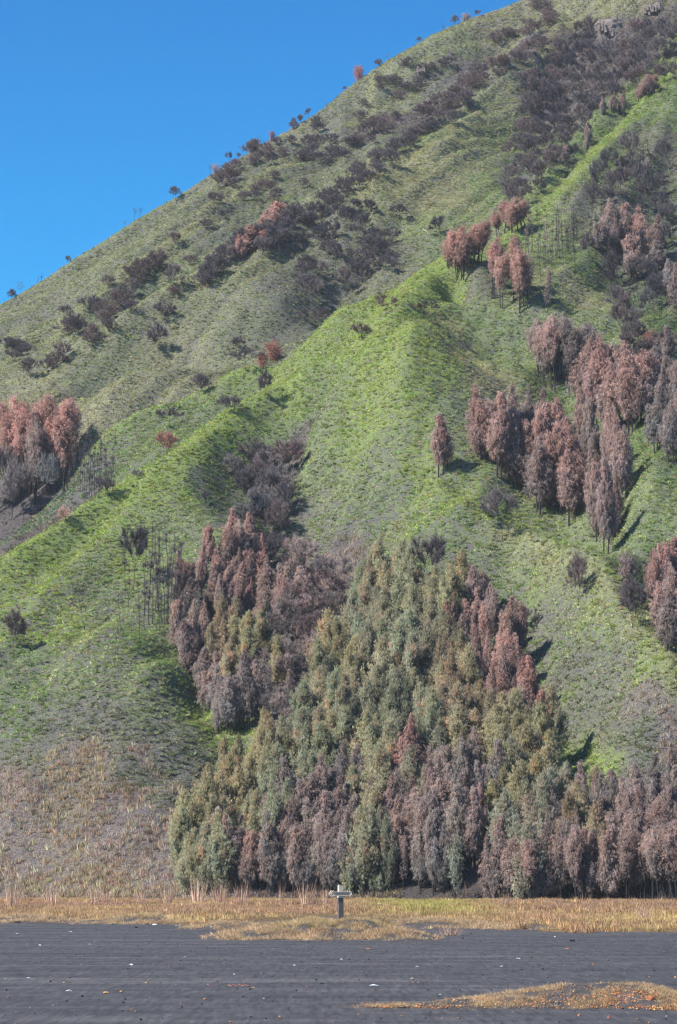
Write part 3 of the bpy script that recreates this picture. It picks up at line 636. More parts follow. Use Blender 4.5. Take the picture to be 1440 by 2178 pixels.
def casuarina(seed, H, W, base, lean=0.12, ntuft=950, nb=8, trunks=1, blen=0.42, fall=0.0, low=0.30, round_=0.0, gap=0.35, open_=0.0):
    """crown of needle sprays on ascending limbs; returns (crown mesh, trunk mesh)"""
    r = np.random.default_rng(seed); tb = MB(); tops = []
    for k in range(trunks):
        a = r.uniform(0, 6.28); o = 0 if trunks == 1 else r.uniform(0.15, 0.32) * W
        bx_, by_ = math.cos(a) * o * 0.6, math.sin(a) * o * 0.6
        tx, ty = bx_ * 1.8 + lean * H * r.normal(0.3, 0.35), by_ * 1.8 + lean * H * r.normal(0, 0.3)
        hk = H * (1.0 if k == 0 else r.uniform(0.72, 0.97)); rr = 0.012 * H + 0.02; pz = -0.6; p = (bx_, by_, pz); n_ = 6
        for i in range(1, n_ + 1):
            t = i / n_; q = (bx_ + (tx - bx_) * t + r.normal(0, .05), by_ + (ty - by_) * t + r.normal(0, .05), hk * t * 0.96)
            tb.tube(p, q, rr * (1 - 0.85 * (i - 1) / n_), rr * (1 - 0.85 * t), 5); p = q
        tops.append((bx_, by_, tx, ty, hk))
    lob = r.uniform(0, 6.28, 3); n_limb = int(36 * (1 + 0.4 * (trunks > 1))); A = []
    for i in range(n_limb * 2):
        tr = tops[i % len(tops)]; u = r.uniform(0, 1) ** 0.85; h = tr[4] * (base + (0.98 - base) * u)
        if round_ > 0: prof = math.sqrt(max(0.02, 1 - (2 * u - 0.9) ** 2 * 0.85))
        else: prof = (min(1.0, (u + 0.12) / max(low, .05)) ** 0.6) * (1 - u ** 1.15) ** 0.85 + 0.06
        az = r.uniform(0, 6.28); rad_ = W / 2 * prof * (0.72 + 0.20 * math.sin(az * 2 + lob[0] + h) + r.uniform(-.42, .45))
        if trunks > 1: rad_ *= 0.66
        cx_, cy_ = tr[0] + (tr[2] - tr[0]) * h / tr[4], tr[1] + (tr[3] - tr[1]) * h / tr[4]
        rise = rad_ * r.uniform(0.8, 1.7); tip = np.array([cx_ + math.cos(az) * rad_, cy_ + math.sin(az) * rad_, min(h + rise * 0.5, tr[4] * 1.02)])
        root = np.array([cx_, cy_, h - rise * 0.5])
        if i % 2 == 0: tb.tube(root, tip, 0.035, 0.008, 3)
        A.append((root, tip, rad_))
    wts = np.array([max(a[2], .15) for a in A]); wts /= wts.sum()
    pick = r.choice(len(A), ntuft, p=wts); V = []; T = []
    C0 = []
    for k in pick:
        root, tip, rad_ = A[k]; t = r.uniform(gap, 1.05); p = root + (tip - root) * t + r.normal(0, 1.0, 3) * np.array([.22, .22, .42]) * (1.1 if rad_ > .5 else .6); C0.append((p, tip - root, k))
    P0 = np.array([c[0] for c in C0]); D0 = np.array([c[1] for c in C0]); K0 = np.array([c[2] for c in C0]); nT = len(P0)
    D0 /= np.linalg.norm(D0, axis=1)[:, None] + 1e-6
    cen = np.repeat(P0, nb, 0) + r.normal(0, 0.07, (nT * nb, 3)); dr = np.repeat(D0, nb, 0) * 0.40 + r.normal(0, 0.42, (nT * nb, 3)); dr[:, 2] += 0.62 - fall * 2.7
    dr /= np.linalg.norm(dr, axis=1)[:, None]
    L = blen * r.uniform(0.6, 1.3, (nT * nb, 1)); sd_ = np.cross(dr, r.normal(0, 1, (nT * nb, 3))); sd_ /= np.linalg.norm(sd_, axis=1)[:, None]
    wd = blen * 0.085
    V = np.stack([cen - sd_ * wd, cen + sd_ * wd, cen + dr * L + np.array([0, 0, -1.0]) * L * 0.15], 1).reshape(-1, 3)
    m_ = len(V) // 3; cz = np.clip(V.reshape(-1, 3, 3).mean(1)[:, 2:3] - 0.18 * H, 0.15 * H, None) * 0.9
    lc = np.repeat(np.array([A[k_][0] for k_ in K0]), nb, 0); cc = np.concatenate([lc[:, :2] * 0.25, np.minimum(cz, lc[:, 2:3])], 1)
    me = clump_mesh('crown', V, np.arange(len(V)).reshape(-1, 3), cc, 0.30, 0.8, 0.55)
    lt = r.uniform(0.84, 1.16, len(A))[K0] * r.uniform(0.70, 1.30, nT); hue = r.normal(0, 0.045, len(A))[K0] + r.normal(0, .03, nT)
    tn = np.stack([lt * (1 + hue), lt, lt * (1 - hue * 0.7), np.ones(nT)], 1)
    if fall > 0.3:                                                      # scorched trees: rusty tips, greyer charred sprays lower down
        hh_ = np.clip((P0[:, 2] / H - 0.35) / 0.45, 0, 1) + r.normal(0, .18, nT); gm = np.clip(1 - hh_, 0, 1)[:, None]
        tn[:, :3] *= (1 - gm) + gm * np.array([.78, .88, .92])
    else:
        br = (r.uniform(0, 1, len(A)) < .05)[K0][:, None]; tn[:, :3] *= np.where(br, np.array([1.25, .92, .95]), 1.0)
    attr(me, 'tone', 'FLOAT_COLOR', np.repeat(tn, nb * 3, 0)); me.materials.append(m_leaf)
    mt = tb.mesh('trunk'); mt.materials.append(m_bark)
    return me, mt

def bare_tree(seed, H, W, split=0.25, nst=3, ntw=2600, tl=0.5, tw_=0.022, lean=0.0, flat=0.6, limb_r=0.036, dens=1.0):
    """leafless tree: forking limbs in the trunk mesh, a haze of fine twigs in the crown mesh"""
    r = np.random.default_rng(seed); tb = MB(); ends = []; segs = []
    def grow(p, d, L, rad_, dep):
        n_ = 2; q = p
        for i in range(n_):
            d = (d + Vector(r.normal(0, 0.10, 3)) + Vector((lean * 0.1, 0, 0.06))).normalized(); e = q + d * (L / n_)
            tb.tube(q, e, rad_ * (1 - .18 * i), rad_ * (1 - .18 * (i + 1)), 5 if dep < 2 else 3); segs.append((q, e, dep)); q = e
        if dep >= 4: ends.append((q, d)); return
        k = 3 if dep < 2 else int(r.integers(2, 4)); a0 = r.uniform(0, 6.28)
        for j in range(k):
            ax = d.orthogonal().normalized(); rot = Matrix.Rotation(a0 + 6.28 * j / k + r.normal(0, .3), 3, d); s_ = rot @ ax
            an = r.uniform(0.38, 0.95); nd = (d * math.cos(an) + s_ * math.sin(an)).normalized(); nd = Vector((nd.x, nd.y, nd.z * flat + 0.12)).normalized()
            grow(q, nd, L * r.uniform(0.62, 0.85), rad_ * 0.62, dep + 1)
    base_h = H * split
    for s_ in range(nst):
        a = r.uniform(0, 6.28); t = 0.0 if nst == 1 else 0.45
        d = Vector((math.cos(a) * t + lean * .4, math.sin(a) * t, 1.0)).normalized()
        tb.tube((0, 0, -0.5), (0, 0, 0.05), limb_r * H / 4 * 1.1, limb_r * H / 4, 5) if s_ == 0 else None
        grow(Vector((0, 0, 0)), d, base_h, limb_r * H / 4 / (nst ** 0.4), 0 if nst == 1 else 1)
    pts = [(a, b_) for a, b_, dp in segs if dp >= 2]; xs = np.array([[*a, *b_] for a, b_ in pts]); zmax = xs[:, 5].max(); rmax = np.percentile(np.hypot(xs[:, 3], xs[:, 4]), 92)
    fz = H * 0.93 / zmax; fr = W / 2 * 0.86 / rmax
    tb.v = [(v[0] * (fr if v[2] > 0 else 1), v[1] * (fr if v[2] > 0 else 1), v[2] * (fz if v[2] > 0 else 1)) for v in tb.v]
    xs = xs * np.array([fr, fr, fz, fr, fr, fz]); k = r.integers(0, len(xs), ntw); t = r.uniform(0, 1.1, (ntw, 1))
    A = xs[k, :3] + (xs[k, 3:] - xs[k, :3]) * t; d = (xs[k, 3:] - xs[k, :3]); d /= np.linalg.norm(d, axis=1)[:, None] + 1e-6
    d = d * 0.6 + r.normal(0, 0.5, (ntw, 3)); d[:, 2] += 0.35; d /= np.linalg.norm(d, axis=1)[:, None]
    L = tl * r.uniform(0.5, 1.35, (ntw, 1)); sd_ = np.cross(d, r.normal(0, 1, (ntw, 3))); sd_ /= np.linalg.norm(sd_, axis=1)[:, None]
    V = np.stack([A - sd_ * tw_, A + sd_ * tw_, A + d * L], 1).reshape(-1, 3)
    me = mesh_np('crown', V, np.arange(len(V)).reshape(-1, 3)); tn = np.repeat(r.uniform(0.7, 1.35, (ntw, 1)), 4, 1); tn[:, 3] = 1
    attr(me, 'tone', 'FLOAT_COLOR', np.repeat(tn, 3, 0)); me.materials.append(m_twig)
    mt = tb.mesh('trunk'); mt.materials.append(m_bark)
    return me, mt

def pole_tree(seed, H, W, nst=1, ntw=420):
    """scorched pole: straight thin stem, short sparse side twigs"""
    r = np.random.default_rng(seed); tb = MB(); S = []
    for k in range(nst):
        a = r.uniform(0, 6.28); o = 0 if k == 0 else r.uniform(.2, .5); bx_, by_ = math.cos(a) * o, math.sin(a) * o; hk = H * (1 if k == 0 else r.uniform(.6, .95))
        p = np.array([bx_, by_, -.5]); lx, ly = r.normal(0, .05, 2)
        for i in range(8):
            q = np.array([bx_ + lx * hk * (i + 1) / 8 + r.normal(0, .04), by_ + ly * hk * (i + 1) / 8 + r.normal(0, .04), hk * (i + 1) / 8]); tb.tube(p, q, .045 * (1 - i / 10), .045 * (1 - (i + 1) / 10), 5); S.append((p, q)); p = q
        for i in range(14):
            h = r.uniform(.35, .95); j = int(h * 8); a_ = r.uniform(0, 6.28); c_ = S[-8 + min(j, 7)][0]; L = W / 2 * r.uniform(.4, 1) * (1.15 - h)
            e = c_ + np.array([math.cos(a_) * L, math.sin(a_) * L, L * 1.1]); tb.tube(c_, e, .022, .006, 3); S.append((c_, e))
    X = np.array([[*a, *b_] for a, b_ in S]); k = r.integers(0, len(X), ntw); t = r.uniform(0.1, 1, (ntw, 1)); A = X[k, :3] + (X[k, 3:] - X[k, :3]) * t; ok = A[:, 2] > H * .22; A = A[ok]; m_ = len(A)
    d = r.normal(0, 0.6, (m_, 3)); d[:, 2] += .5; d /= np.linalg.norm(d, axis=1)[:, None]; L = r.uniform(.25, .6, (m_, 1)); sd_ = np.cross(d, r.normal(0, 1, (m_, 3))); sd_ /= np.linalg.norm(sd_, axis=1)[:, None]
    V = np.stack([A - sd_ * .018, A + sd_ * .018, A + d * L], 1).reshape(-1, 3); me = mesh_np('crown', V, np.arange(len(V)).reshape(-1, 3))
    attr(me, 'tone', 'FLOAT_COLOR', np.ones((len(V), 4))); me.materials.append(m_twig); mt = tb.mesh('trunk'); mt.materials.append(m_bark)
    return me, mt

# mesh families, each built at its own natural height (metres)
FAM = {
 'green':   (8.5, [casuarina(200 + i, 8.5, 4.8, 0.06, ntuft=3800, nb=9, blen=0.34, low=.28, fall=-0.05) for i in range(5)]),
 'pink':    (8.5, [casuarina(220 + i, 8.5, 3.9, 0.20, ntuft=2600, nb=8, blen=0.36, fall=0.55, trunks=2 + i % 2, low=.35, gap=.45) for i in range(5)]),
 'grove':   (9.0, [casuarina(240 + i, 9.0, 4.2, 0.42, ntuft=1900, nb=8, blen=0.34, fall=0.4, trunks=2 + i % 2, low=.3, round_=1.0, gap=.4) for i in range(4)]),
 'thin':    (8.0, [casuarina(260 + i, 8.0, 2.8, 0.30, ntuft=420, nb=7, blen=0.32, fall=0.5, trunks=1 + i % 2, low=.5, gap=.2) for i in range(3)]),
 'bare':    (4.5, [bare_tree(280 + i, 4.5, 4.2, .30, [1, 3, 1, 4, 1][i], 4200, .50, .017) for i in range(5)]),
 'umbrella':(4.5, [bare_tree(300 + i, 4.5, 5.6, .30, 1 + i, 3800, .45, .016, flat=.40) for i in range(2)]),
 'shrub':   (3.0, [bare_tree(310 + i, 3.0, 3.6, .30, 4, 3400, .38, .018, flat=.75) for i in range(4)]),
 'leafy':   (3.0, [casuarina(330 + i, 3.0, 3.4, 0.04, ntuft=420, nb=8, blen=0.30, fall=0.1, trunks=3, round_=1.0) for i in range(3)]),
 'pole':    (9.0, [pole_tree(340 + i, 9.0, 1.9, 1 + i % 2) for i in range(4)]),
 'snag':    (4.0, [bare_tree(350 + i, 4.0, 3.0, .42, 2 + i % 2, 160, .4, .02, limb_r=.045) for i in range(3)]),
}
BARK = {'green': (.10, .085, .075), 'pink': (.050, .045, .045), 'grove': (.050, .045, .048), 'thin': (.045, .04, .042), 'bare': (.050, .045, .048), 'umbrella': (.05, .045, .048),
        'shrub': (.07, .06, .06), 'leafy': (.06, .05, .05), 'pole': (.055, .05, .055), 'snag': (.035, .033, .035)}
CAT = {'green': 'tree', 'pink': 'tree', 'grove': 'tree', 'thin': 'tree', 'bare': 'tree', 'umbrella': 'tree', 'shrub': 'shrub', 'leafy': 'bush', 'pole': 'tree', 'snag': 'dead tree'}
NAME = {'green': 'casuarina_tree', 'pink': 'scorched_casuarina', 'grove': 'scorched_tree', 'thin': 'sparse_tree', 'bare': 'bare_tree', 'umbrella': 'bare_tree', 'shrub': 'bare_shrub', 'leafy': 'bush', 'pole': 'pole_tree', 'snag': 'burnt_stems'}
# foliage colours
G1=(.325,.325,.21); G2=(.30,.32,.22); G3=(.36,.335,.20); G4=(.31,.315,.24); P1=(.39,.255,.225); P2=(.46,.275,.235); P3=(.35,.26,.235); P4=(.29,.235,.22); MX=(.33,.28,.19)
B1=(.13,.108,.115); B2=(.175,.13,.125); B3=(.085,.075,.085); RD=(.30,.14,.12); PB=(.55,.36,.30); LGY=(.22,.19,.185)
TREES = []
def plant(fam, x, y, z, h, col, label, group=None, wide=1.0, lean=0.0, var=None, seed=None):
    H0, ms = FAM[fam]; k = int(RNG.integers(0, len(ms))) if var is None else var % len(ms); me, mt = ms[k]
    s_ = h / H0; o = empty(NAME[fam], (x, y, z), float(RNG.uniform(0, 6.28)) if lean == 0 else 0.0)
    o.scale = (s_ * wide, s_ * wide, s_)
    if lean: o.rotation_euler = (0, lean, 0)
    tag(o, label, CAT[fam], group)
    c = bpy.data.objects.new('crown', me); COL.objects.link(c); c.parent = o
    v = math.exp(RNG.normal(0, 0.10)); c.color = (col[0] * v * (1 + RNG.normal(0, .04)), col[1] * v, col[2] * v, 1)
    t = bpy.data.objects.new('trunk', mt); COL.objects.link(t); t.parent = o
    bk = BARK[fam]; t.color = (*bk, 1); TREES.append(o); o['_px'] = 0
    del o['_px']; return o
def at_px(px, py):
    x, y, z = hit([px], [py]); 
    if np.isnan(y[0]) or y[0] < 232:
        xf, yf, zf = flat_hit([px], [py]); return float(xf[0]), float(yf[0]), float(zf[0])
    return float(x[0]), float(y[0]), float(z[0])
def one(fam, px, py, hpx, col, label, group=None, wpx=None, lean=0.0, var=None):
    """one tree: foot seen at (px, py) in the photograph, apparent height and width in its pixels"""
    x, y, z = at_px(px, py)
    for k in range(12):
        if not math.isnan(y): break
        py += 3; x, y, z = at_px(px, py)
    h = hpx * y / FPX * 1.04; wide = 1.0
    if wpx: 
        H0 = FAM[fam][0]; W0 = {'green':4.4,'pink':3.9,'grove':4.2,'thin':2.8,'bare':4.2,'umbrella':5.6,'shrub':3.6,'leafy':3.4,'pole':1.9,'snag':3.0}[fam]
        wide = (wpx * y / FPX) / (W0 * h / H0)
        wide = min(max(wide, 0.55), 2.2)
    return plant(fam, x, y, z, h, col, label, group, wide, lean, var)
def inpoly(px, py, poly):
    c = False; n = len(poly); j = n - 1
    for i in range(n):
        xi, yi = poly[i]; xj, yj = poly[j]
        if (yi > py) != (yj > py) and px < (xj - xi) * (py - yi) / (yj - yi) + xi: c = not c
        j = i
    return c
def fill(poly, sx, sy, jit=0.33):
    xs = [p[0] for p in poly]; ys = [p[1] for p in poly]; out = []; r = 0; y = min(ys)
    while y < max(ys):
        x = min(xs) + (sx / 2 if r % 2 else 0)
        while x < max(xs):
            q = (x + RNG.uniform(-jit, jit) * sx, y + RNG.uniform(-jit, jit) * sy)
            if inpoly(*q, poly): out.append(q)
            x += sx
        y += sy; r += 1
    return out
def by_control(ctrl, px, py):
    d = [((px - c[0] + RNG.normal(0, 20)) ** 2 + (py - c[1] + RNG.normal(0, 20)) ** 2, i) for i, c in enumerate(ctrl)]
    return ctrl[min(d)[1]]
def stand(poly, sx, sy, hm_rng, ctrl, labels, group, minbase=None, maxbase=1931, squeeze=1.0):
    """a stand of trees: crown centres fill the outline, feet are found on the ground below"""
    made = []
    for (cx_, cy_) in fill(poly, sx, sy):
        fam, col = by_control(ctrl, cx_, cy_)[2:4]; h = RNG.uniform(*hm_rng)
        m_ = RNG.uniform(0, .35) if RNG.uniform() < .5 else 0.0; o_ = (.33, .275, .215); col = tuple(a_ * (1 - m_) + b_ * m_ for a_, b_ in zip(col, o_))
        if fam in ('shrub', 'leafy'): h *= 0.45
        if fam in ('bare',): h *= 0.62
        x, y, z = at_px(cx_, min(cy_, maxbase)); 
        if math.isnan(y): continue
        by_ = min(cy_ + 0.5 * h * FPX / y, maxbase + RNG.uniform(-9, 0))
        x, y, z = at_px(cx_, by_)
        if math.isnan(y): continue
        lab_ = labels[fam]
        if by_ > maxbase - 11: lab_ = lab_.replace(' of the wood', '').replace(' in the wood', ' in the front row').replace('row of the front row of', 'row of')
        made.append(((cx_, by_), plant(fam, x, y, z, h, col, lab_, group, RNG.uniform(.85, 1.3) * squeeze), fam))
    return made
STANDS = []
# --- the main wood in the gully and at its mouth
MAIN_C = [
 (800,1240,'green',G1),(880,1290,'green',G1),(780,1340,'green',G2),(980,1250,'green',G3),(720,1400,'green',G3),(830,1420,'green',G1),(900,1380,'green',G2),(880,1470,'green',G1),
 (1000,1330,'pink',P1),(1060,1360,'pink',P2),(1100,1420,'pink',P1),(1010,1400,'pink',P1),(1040,1320,'pink',P3),(950,1420,'green',MX),(1000,1460,'green',G3),(960,1500,'pink',P1),(1060,1490,'pink',P1),(1110,1490,'pink',P2),
 (700,1500,'green',G1),(780,1520,'green',G2),(620,1580,'green',G2),(540,1620,'green',G3),(700,1600,'green',G1),(850,1560,'green',G2),(930,1570,'green',G1),(1000,1560,'green',MX),(1090,1570,'green',G3),(1150,1600,'green',G3),(1080,1640,'green',G3),(1160,1660,'green',G2),(1030,1610,'pink',P3),
 (500,1700,'green',G3),(440,1760,'green',G3),(420,1850,'green',G1),(520,1780,'green',G1),(590,1680,'green',G1),(660,1640,'green',G2),(560,1720,'green',G2),(480,1810,'green',G2),
 (640,1720,'pink',P4),(700,1700,'pink',P3),(680,1780,'pink',P3),(620,1800,'pink',P3),(560,1850,'pink',P1),(500,1850,'pink',P1),(640,1860,'pink',P3),(720,1840,'pink',P4),(740,1700,'pink',P4),(600,1880,'pink',P4),
 (800,1640,'green',G1),(780,1740,'green',G1),(790,1830,'green',G2),(830,1700,'thin',P4),(860,1640,'pink',P2),(850,1740,'pink',P3),(900,1680,'green',G4),(940,1660,'pink',P4),(900,1760,'pink',P3),(960,1740,'pink',P3),(1000,1700,'pink',P4),(930,1830,'pink',P4),(1000,1800,'thin',P4),(860,1830,'thin',P3),
 (1100,1700,'green',G3),(1050,1720,'pink',P1)]
MAIN_P = [(388,1880),(372,1820),(400,1750),(440,1690),(480,1620),(560,1570),(640,1555),(655,1450),(690,1370),(725,1340),(760,1260),(770,1200),(820,1190),(880,1225),(940,1270),(960,1200),(1005,1210),(1045,1290),(1090,1330),(1130,1400),(1125,1500),(1180,1540),(1190,1640),(1180,1700),(1080,1725),(1020,1745),(980,1800),(955,1880),(700,1885),(500,1885)]
L_MAIN = {'green': 'olive casuarina in the wood behind the signpost', 'pink': 'scorched brown casuarina in the wood behind the signpost', 'thin': 'sparse scorched tree in the dark heart of the wood'}
STANDS.append(('wood behind the signpost', stand(MAIN_P, 35, 36, (6.6, 10.4), MAIN_C, L_MAIN, 'trees of the wood behind the signpost', maxbase=1902, squeeze=.78)))
# --- wood at the lower right, standing out on the plain
LR_C = [(1080,1790,'green',G4),(1130,1750,'green',G4),(1180,1720,'green',G4),(1120,1820,'green',G4),(1060,1860,'pink',P3),(1150,1860,'pink',P3),(1200,1800,'pink',P4),(1250,1720,'pink',P4),(1250,1860,'pink',P3),(1300,1800,'pink',P3),(1330,1720,'pink',P3),(1400,1750,'pink',P3),(1400,1850,'grove',P3),(1300,1860,'grove',P3),(1200,1870,'grove',P3),(1100,1880,'grove',P3),(1350,1800,'grove',P3),(1440,1700,'pink',P4),(1230,1780,'green',MX)]
LR_P = [(1025,1885),(1042,1850),(1062,1800),(1080,1745),(1130,1715),(1200,1690),(1280,1675),(1360,1672),(1460,1660),(1470,1900),(1040,1900)]
L_LR = {'green': 'grey green casuarina in the wood at the right edge', 'pink': 'pinkish grey casuarina in the wood at the right edge', 'grove': 'dark trunked brown tree in the right hand wood'}
STANDS.append(('wood on the right of the plain', stand(LR_P, 34, 36, (7.5, 9.5), LR_C, L_LR, 'trees of the wood at the right edge of the plain', maxbase=1930, squeeze=.76)))
# --- scorched stand left of the wood
LS_C = [(400,1230,'pink',P1),(440,1190,'pink',P1),(420,1300,'pink',P3),(520,1180,'pink',P1),(540,1250,'pink',P1),(500,1330,'green',MX),(540,1390,'green',G3),(480,1400,'green',MX),(440,1390,'pink',P1),(590,1230,'bare',B2),(620,1180,'bare',P3),(600,1330,'bare',B3),(620,1420,'bare',B3),(570,1450,'thin',P4),(500,1470,'pink',P4),(450,1460,'pink',P3),(540,1510,'thin',P4),(690,1280,'bare',LGY),(700,1230,'bare',P3),(650,1200,'pink',P3),(610,1270,'pink',P3),(660,1420,'bare',P3),(650,1350,'bare',P3),(640,1500,'bare',B3),(380,1290,'pink',P1),(480,1240,'pink',P1),(570,1300,'pink',P1)]
LS_P = [(385,1360),(355,1290),(390,1210),(430,1160),(500,1130),(540,1140),(580,1180),(640,1150),(665,1220),(730,1260),(720,1330),(690,1400),(650,1480),(620,1520),(540,1530),(450,1520),(420,1470),(405,1420)]
L_LS = {'green': 'brownish olive casuarina in the stand left of the wood', 'pink': 'reddish brown casuarina in the stand left of the wood', 'bare': 'burnt grey tree in the gully left of the wood', 'thin': 'thin burnt tree at the foot of the scorched left stand'}
STANDS.append(('scorched stand left of the wood', stand(LS_P, 35, 38, (6.5, 9.0), LS_C, L_LS, 'trees of the scorched stand left of the wood', maxbase=1560, squeeze=.85)))
# --- pink topped stand at the left edge
for i, (px, py) in enumerate([(-8,1100),(8,1075),(25,1105),(32,1060),(50,1105),(55,1060),(68,1075),(80,1050),(92,1095),(98,1045),(112,1060),(125,1040),(138,1050),(150,1030),(60,1030),(110,1020),(20,1040),(84,1020),(40,1020),(134,1010)]):
    if py < 1072 or i % 3 == 0: one('grove', px, py - 6, RNG.uniform(150, 176), P2 if py < 1072 else P3, 'dark trunked tree with pink top in the left edge stand', 'trees of the pink topped stand at the left edge', 58)
    else: one('bare', px, py, RNG.uniform(118, 140), LGY, 'grey bare tree in front of the pink topped stand', 'grey bare trees in front of the pink topped stand', 44)
    if i % 2: one('pole', px + 9, py + 4, RNG.uniform(120, 150), B1, 'thin dark pole tree in the left edge stand', 'thin dark pole trees of the left edge stand')
for i, px in enumerate([172,180,186,193,200,209,214,222,231,238]):
    one('pole', px, 1045 + (i % 3) * 8, RNG.uniform(120, 145), B1, 'slender bare pole tree right of the pink topped stand', 'slender bare pole trees beside the left stand')
one('bare', 95, 960, 90, LGY, 'round grey bare tree rising behind the pink topped stand', wpx=60)
# --- pink groves on the right of the hill
RG = {
 'big pink grove': [(1030,985,150),(1052,1005,160),(1075,1020,165),(1085,985,150),(1110,1000,165),(1125,1050,150),(1140,1000,160),(1165,1050,180),(1180,1010,150),(1150,1090,150),(1185,1095,160),(1205,1060,160),(1215,1110,140),(1230,1060,140),(1100,1040,120),(1060,960,110),(1040,945,90)],
 'column grove': [(1240,985,150),(1262,1010,160),(1300,1010,140),(1310,1060,180),(1325,1070,150),(1270,1090,140),(1285,1180,190),(1265,1150,150),(1300,1150,130),(1255,1100,120)],
 'upper grove': [(1245,860,130),(1270,880,150),(1295,870,140),(1320,900,160),(1345,920,165),(1370,900,150),(1385,880,110),(1300,920,140),(1340,860,120),(1265,840,110)],
}
RGL = {'big pink grove': ('scorched pink tree in the broad grove right of the ridge', P1), 'column grove': ('narrow scorched pink tree in the column right of the broad grove', P1), 'upper grove': ('scorched brown pink tree in the grove above the column of trees', P1)}
for k, L in RG.items():
    for (px, py, h) in L: one('pink', px, py, h * 1.08, RGL[k][1] if RNG.uniform() < .7 else P3, RGL[k][0], 'trees of the ' + k, 74 if k != 'column grove' else 52)
for (px, py, h) in [(1152,800,115),(1165,820,125),(1180,828,150),(1195,815,140),(1210,835,150),(1222,830,130),(1235,812,120),(1172,800,110),(1248,800,110)]:
    one('grove', px, py, h, P3 if px < 1200 else P4, 'tall bare trunked tree with thin brown top on the right slope', 'bare trunked trees with brown tops on the right slope', 52)
# --- pink topped trees on the crest
for (px, py, h, w_) in [(975,600,105,50),(990,590,110,55),(958,575,80,40),(1010,565,85,50),(1025,560,85,45)]:
    one('grove', px, py, h, P2, 'salmon pink tree in the cluster on the ridge crest', 'salmon pink trees on the ridge crest', w_)
for (px, py, h, w_) in [(1075,500,75,50),(1095,498,78,55),(1115,490,60,40),(1062,505,55,36)]:
    one('grove', px, py, h, P2, 'salmon pink tree up the ridge from the crest cluster', 'salmon pink trees above the crest cluster', w_)
for (px, py, h, w_) in [(1045,630,115,40),(1063,610,105,45),(1085,640,130,46),(1100,660,130,50),(1120,650,110,44),(1068,655,110,36),(1165,665,95,26)]:
    one('grove' if w_ > 30 else 'thin', px, py, h, P2 if w_ > 30 else P3, 'pink tree with dark stem just below the ridge crest', 'pink trees just below the ridge crest', w_)
for i in range(14):
    one('pole', 1118 + i * 8, 545 + RNG.uniform(-12, 22), RNG.uniform(80, 115), B1 if i % 3 else P3, 'thin burnt pole tree behind the ridge crest', 'thin burnt pole trees behind the ridge crest')
for (px, py, h, w_, c_) in [(1340,545,122,66,P1),(1365,550,118,62,P1),(1322,540,100,52,P3),(1385,565,108,58,P1),(1350,600,110,60,P3),(1395,610,100,56,P4),(1295,520,98,48,P3),(1310,545,80,40,P4),(1280,540,70,40,P4)]:
    one('pink', px, py, h, c_, 'scorched pink tree on the upper right slope', 'scorched pink trees on the upper right slope', w_)
for (px, py, h, w_) in [(1375,205,48,36),(1390,200,44,34),(1362,215,36,24),(1320,245,55,26),(1302,240,48,24),(1285,245,40,20),(1255,310,55,24),(1245,325,40,18),(1203,345,40,22)]:
    one('pink', px, py, h, P1 if px > 1350 else P3, 'small reddish brown tree high on the right slope', 'small reddish brown trees high on the right slope', w_)
for (px, py, h, w_) in [(1395,1290,120,46),(1412,1390,130,60),(1430,1340,140,60),(1445,1400,150,60),(1400,1350,110,50),(1440,1250,110,50),(1418,1260,110,40)]:
    one('pink', px, py, h, P3 if h > 125 else P1, 'brown pink casuarina at the right edge below the spur', 'brown pink casuarinas at the right edge below the spur', w_)
for (px, py, h, w_) in [(1425,985,130,50),(1440,960,150,60),(1400,960,110,50),(1385,830,110,56),(1410,800,110,50),(1405,900,120,45),(1430,860,120,50),(1450,900,140,60),(1438,670,110,50),(1425,640,90,40)]:
    one('pink', px, py, h, P4 if px < 1435 else P3, 'dark brown scorched tree at the right edge of the slope', 'dark brown scorched trees at the right edge of the slope', w_)
one('pink', 935, 1010, 130, P1, 'lone scorched pink tree on the open green slope', wpx=52)
one('thin', 952, 1000, 80, P3, 'thin low companion beside the lone pink tree on the open slope', wpx=46)
one('leafy', 1330, 1240, 62, P4, 'low brown bush below the column of pink trees', wpx=56)
one('leafy', 1388, 752, 44, RD, 'dark red round bush at the right edge slope', wpx=38)
one('bare', 1425, 770, 70, B2, 'wide bare brown tree crown at the right edge beside the red bush', wpx=90)

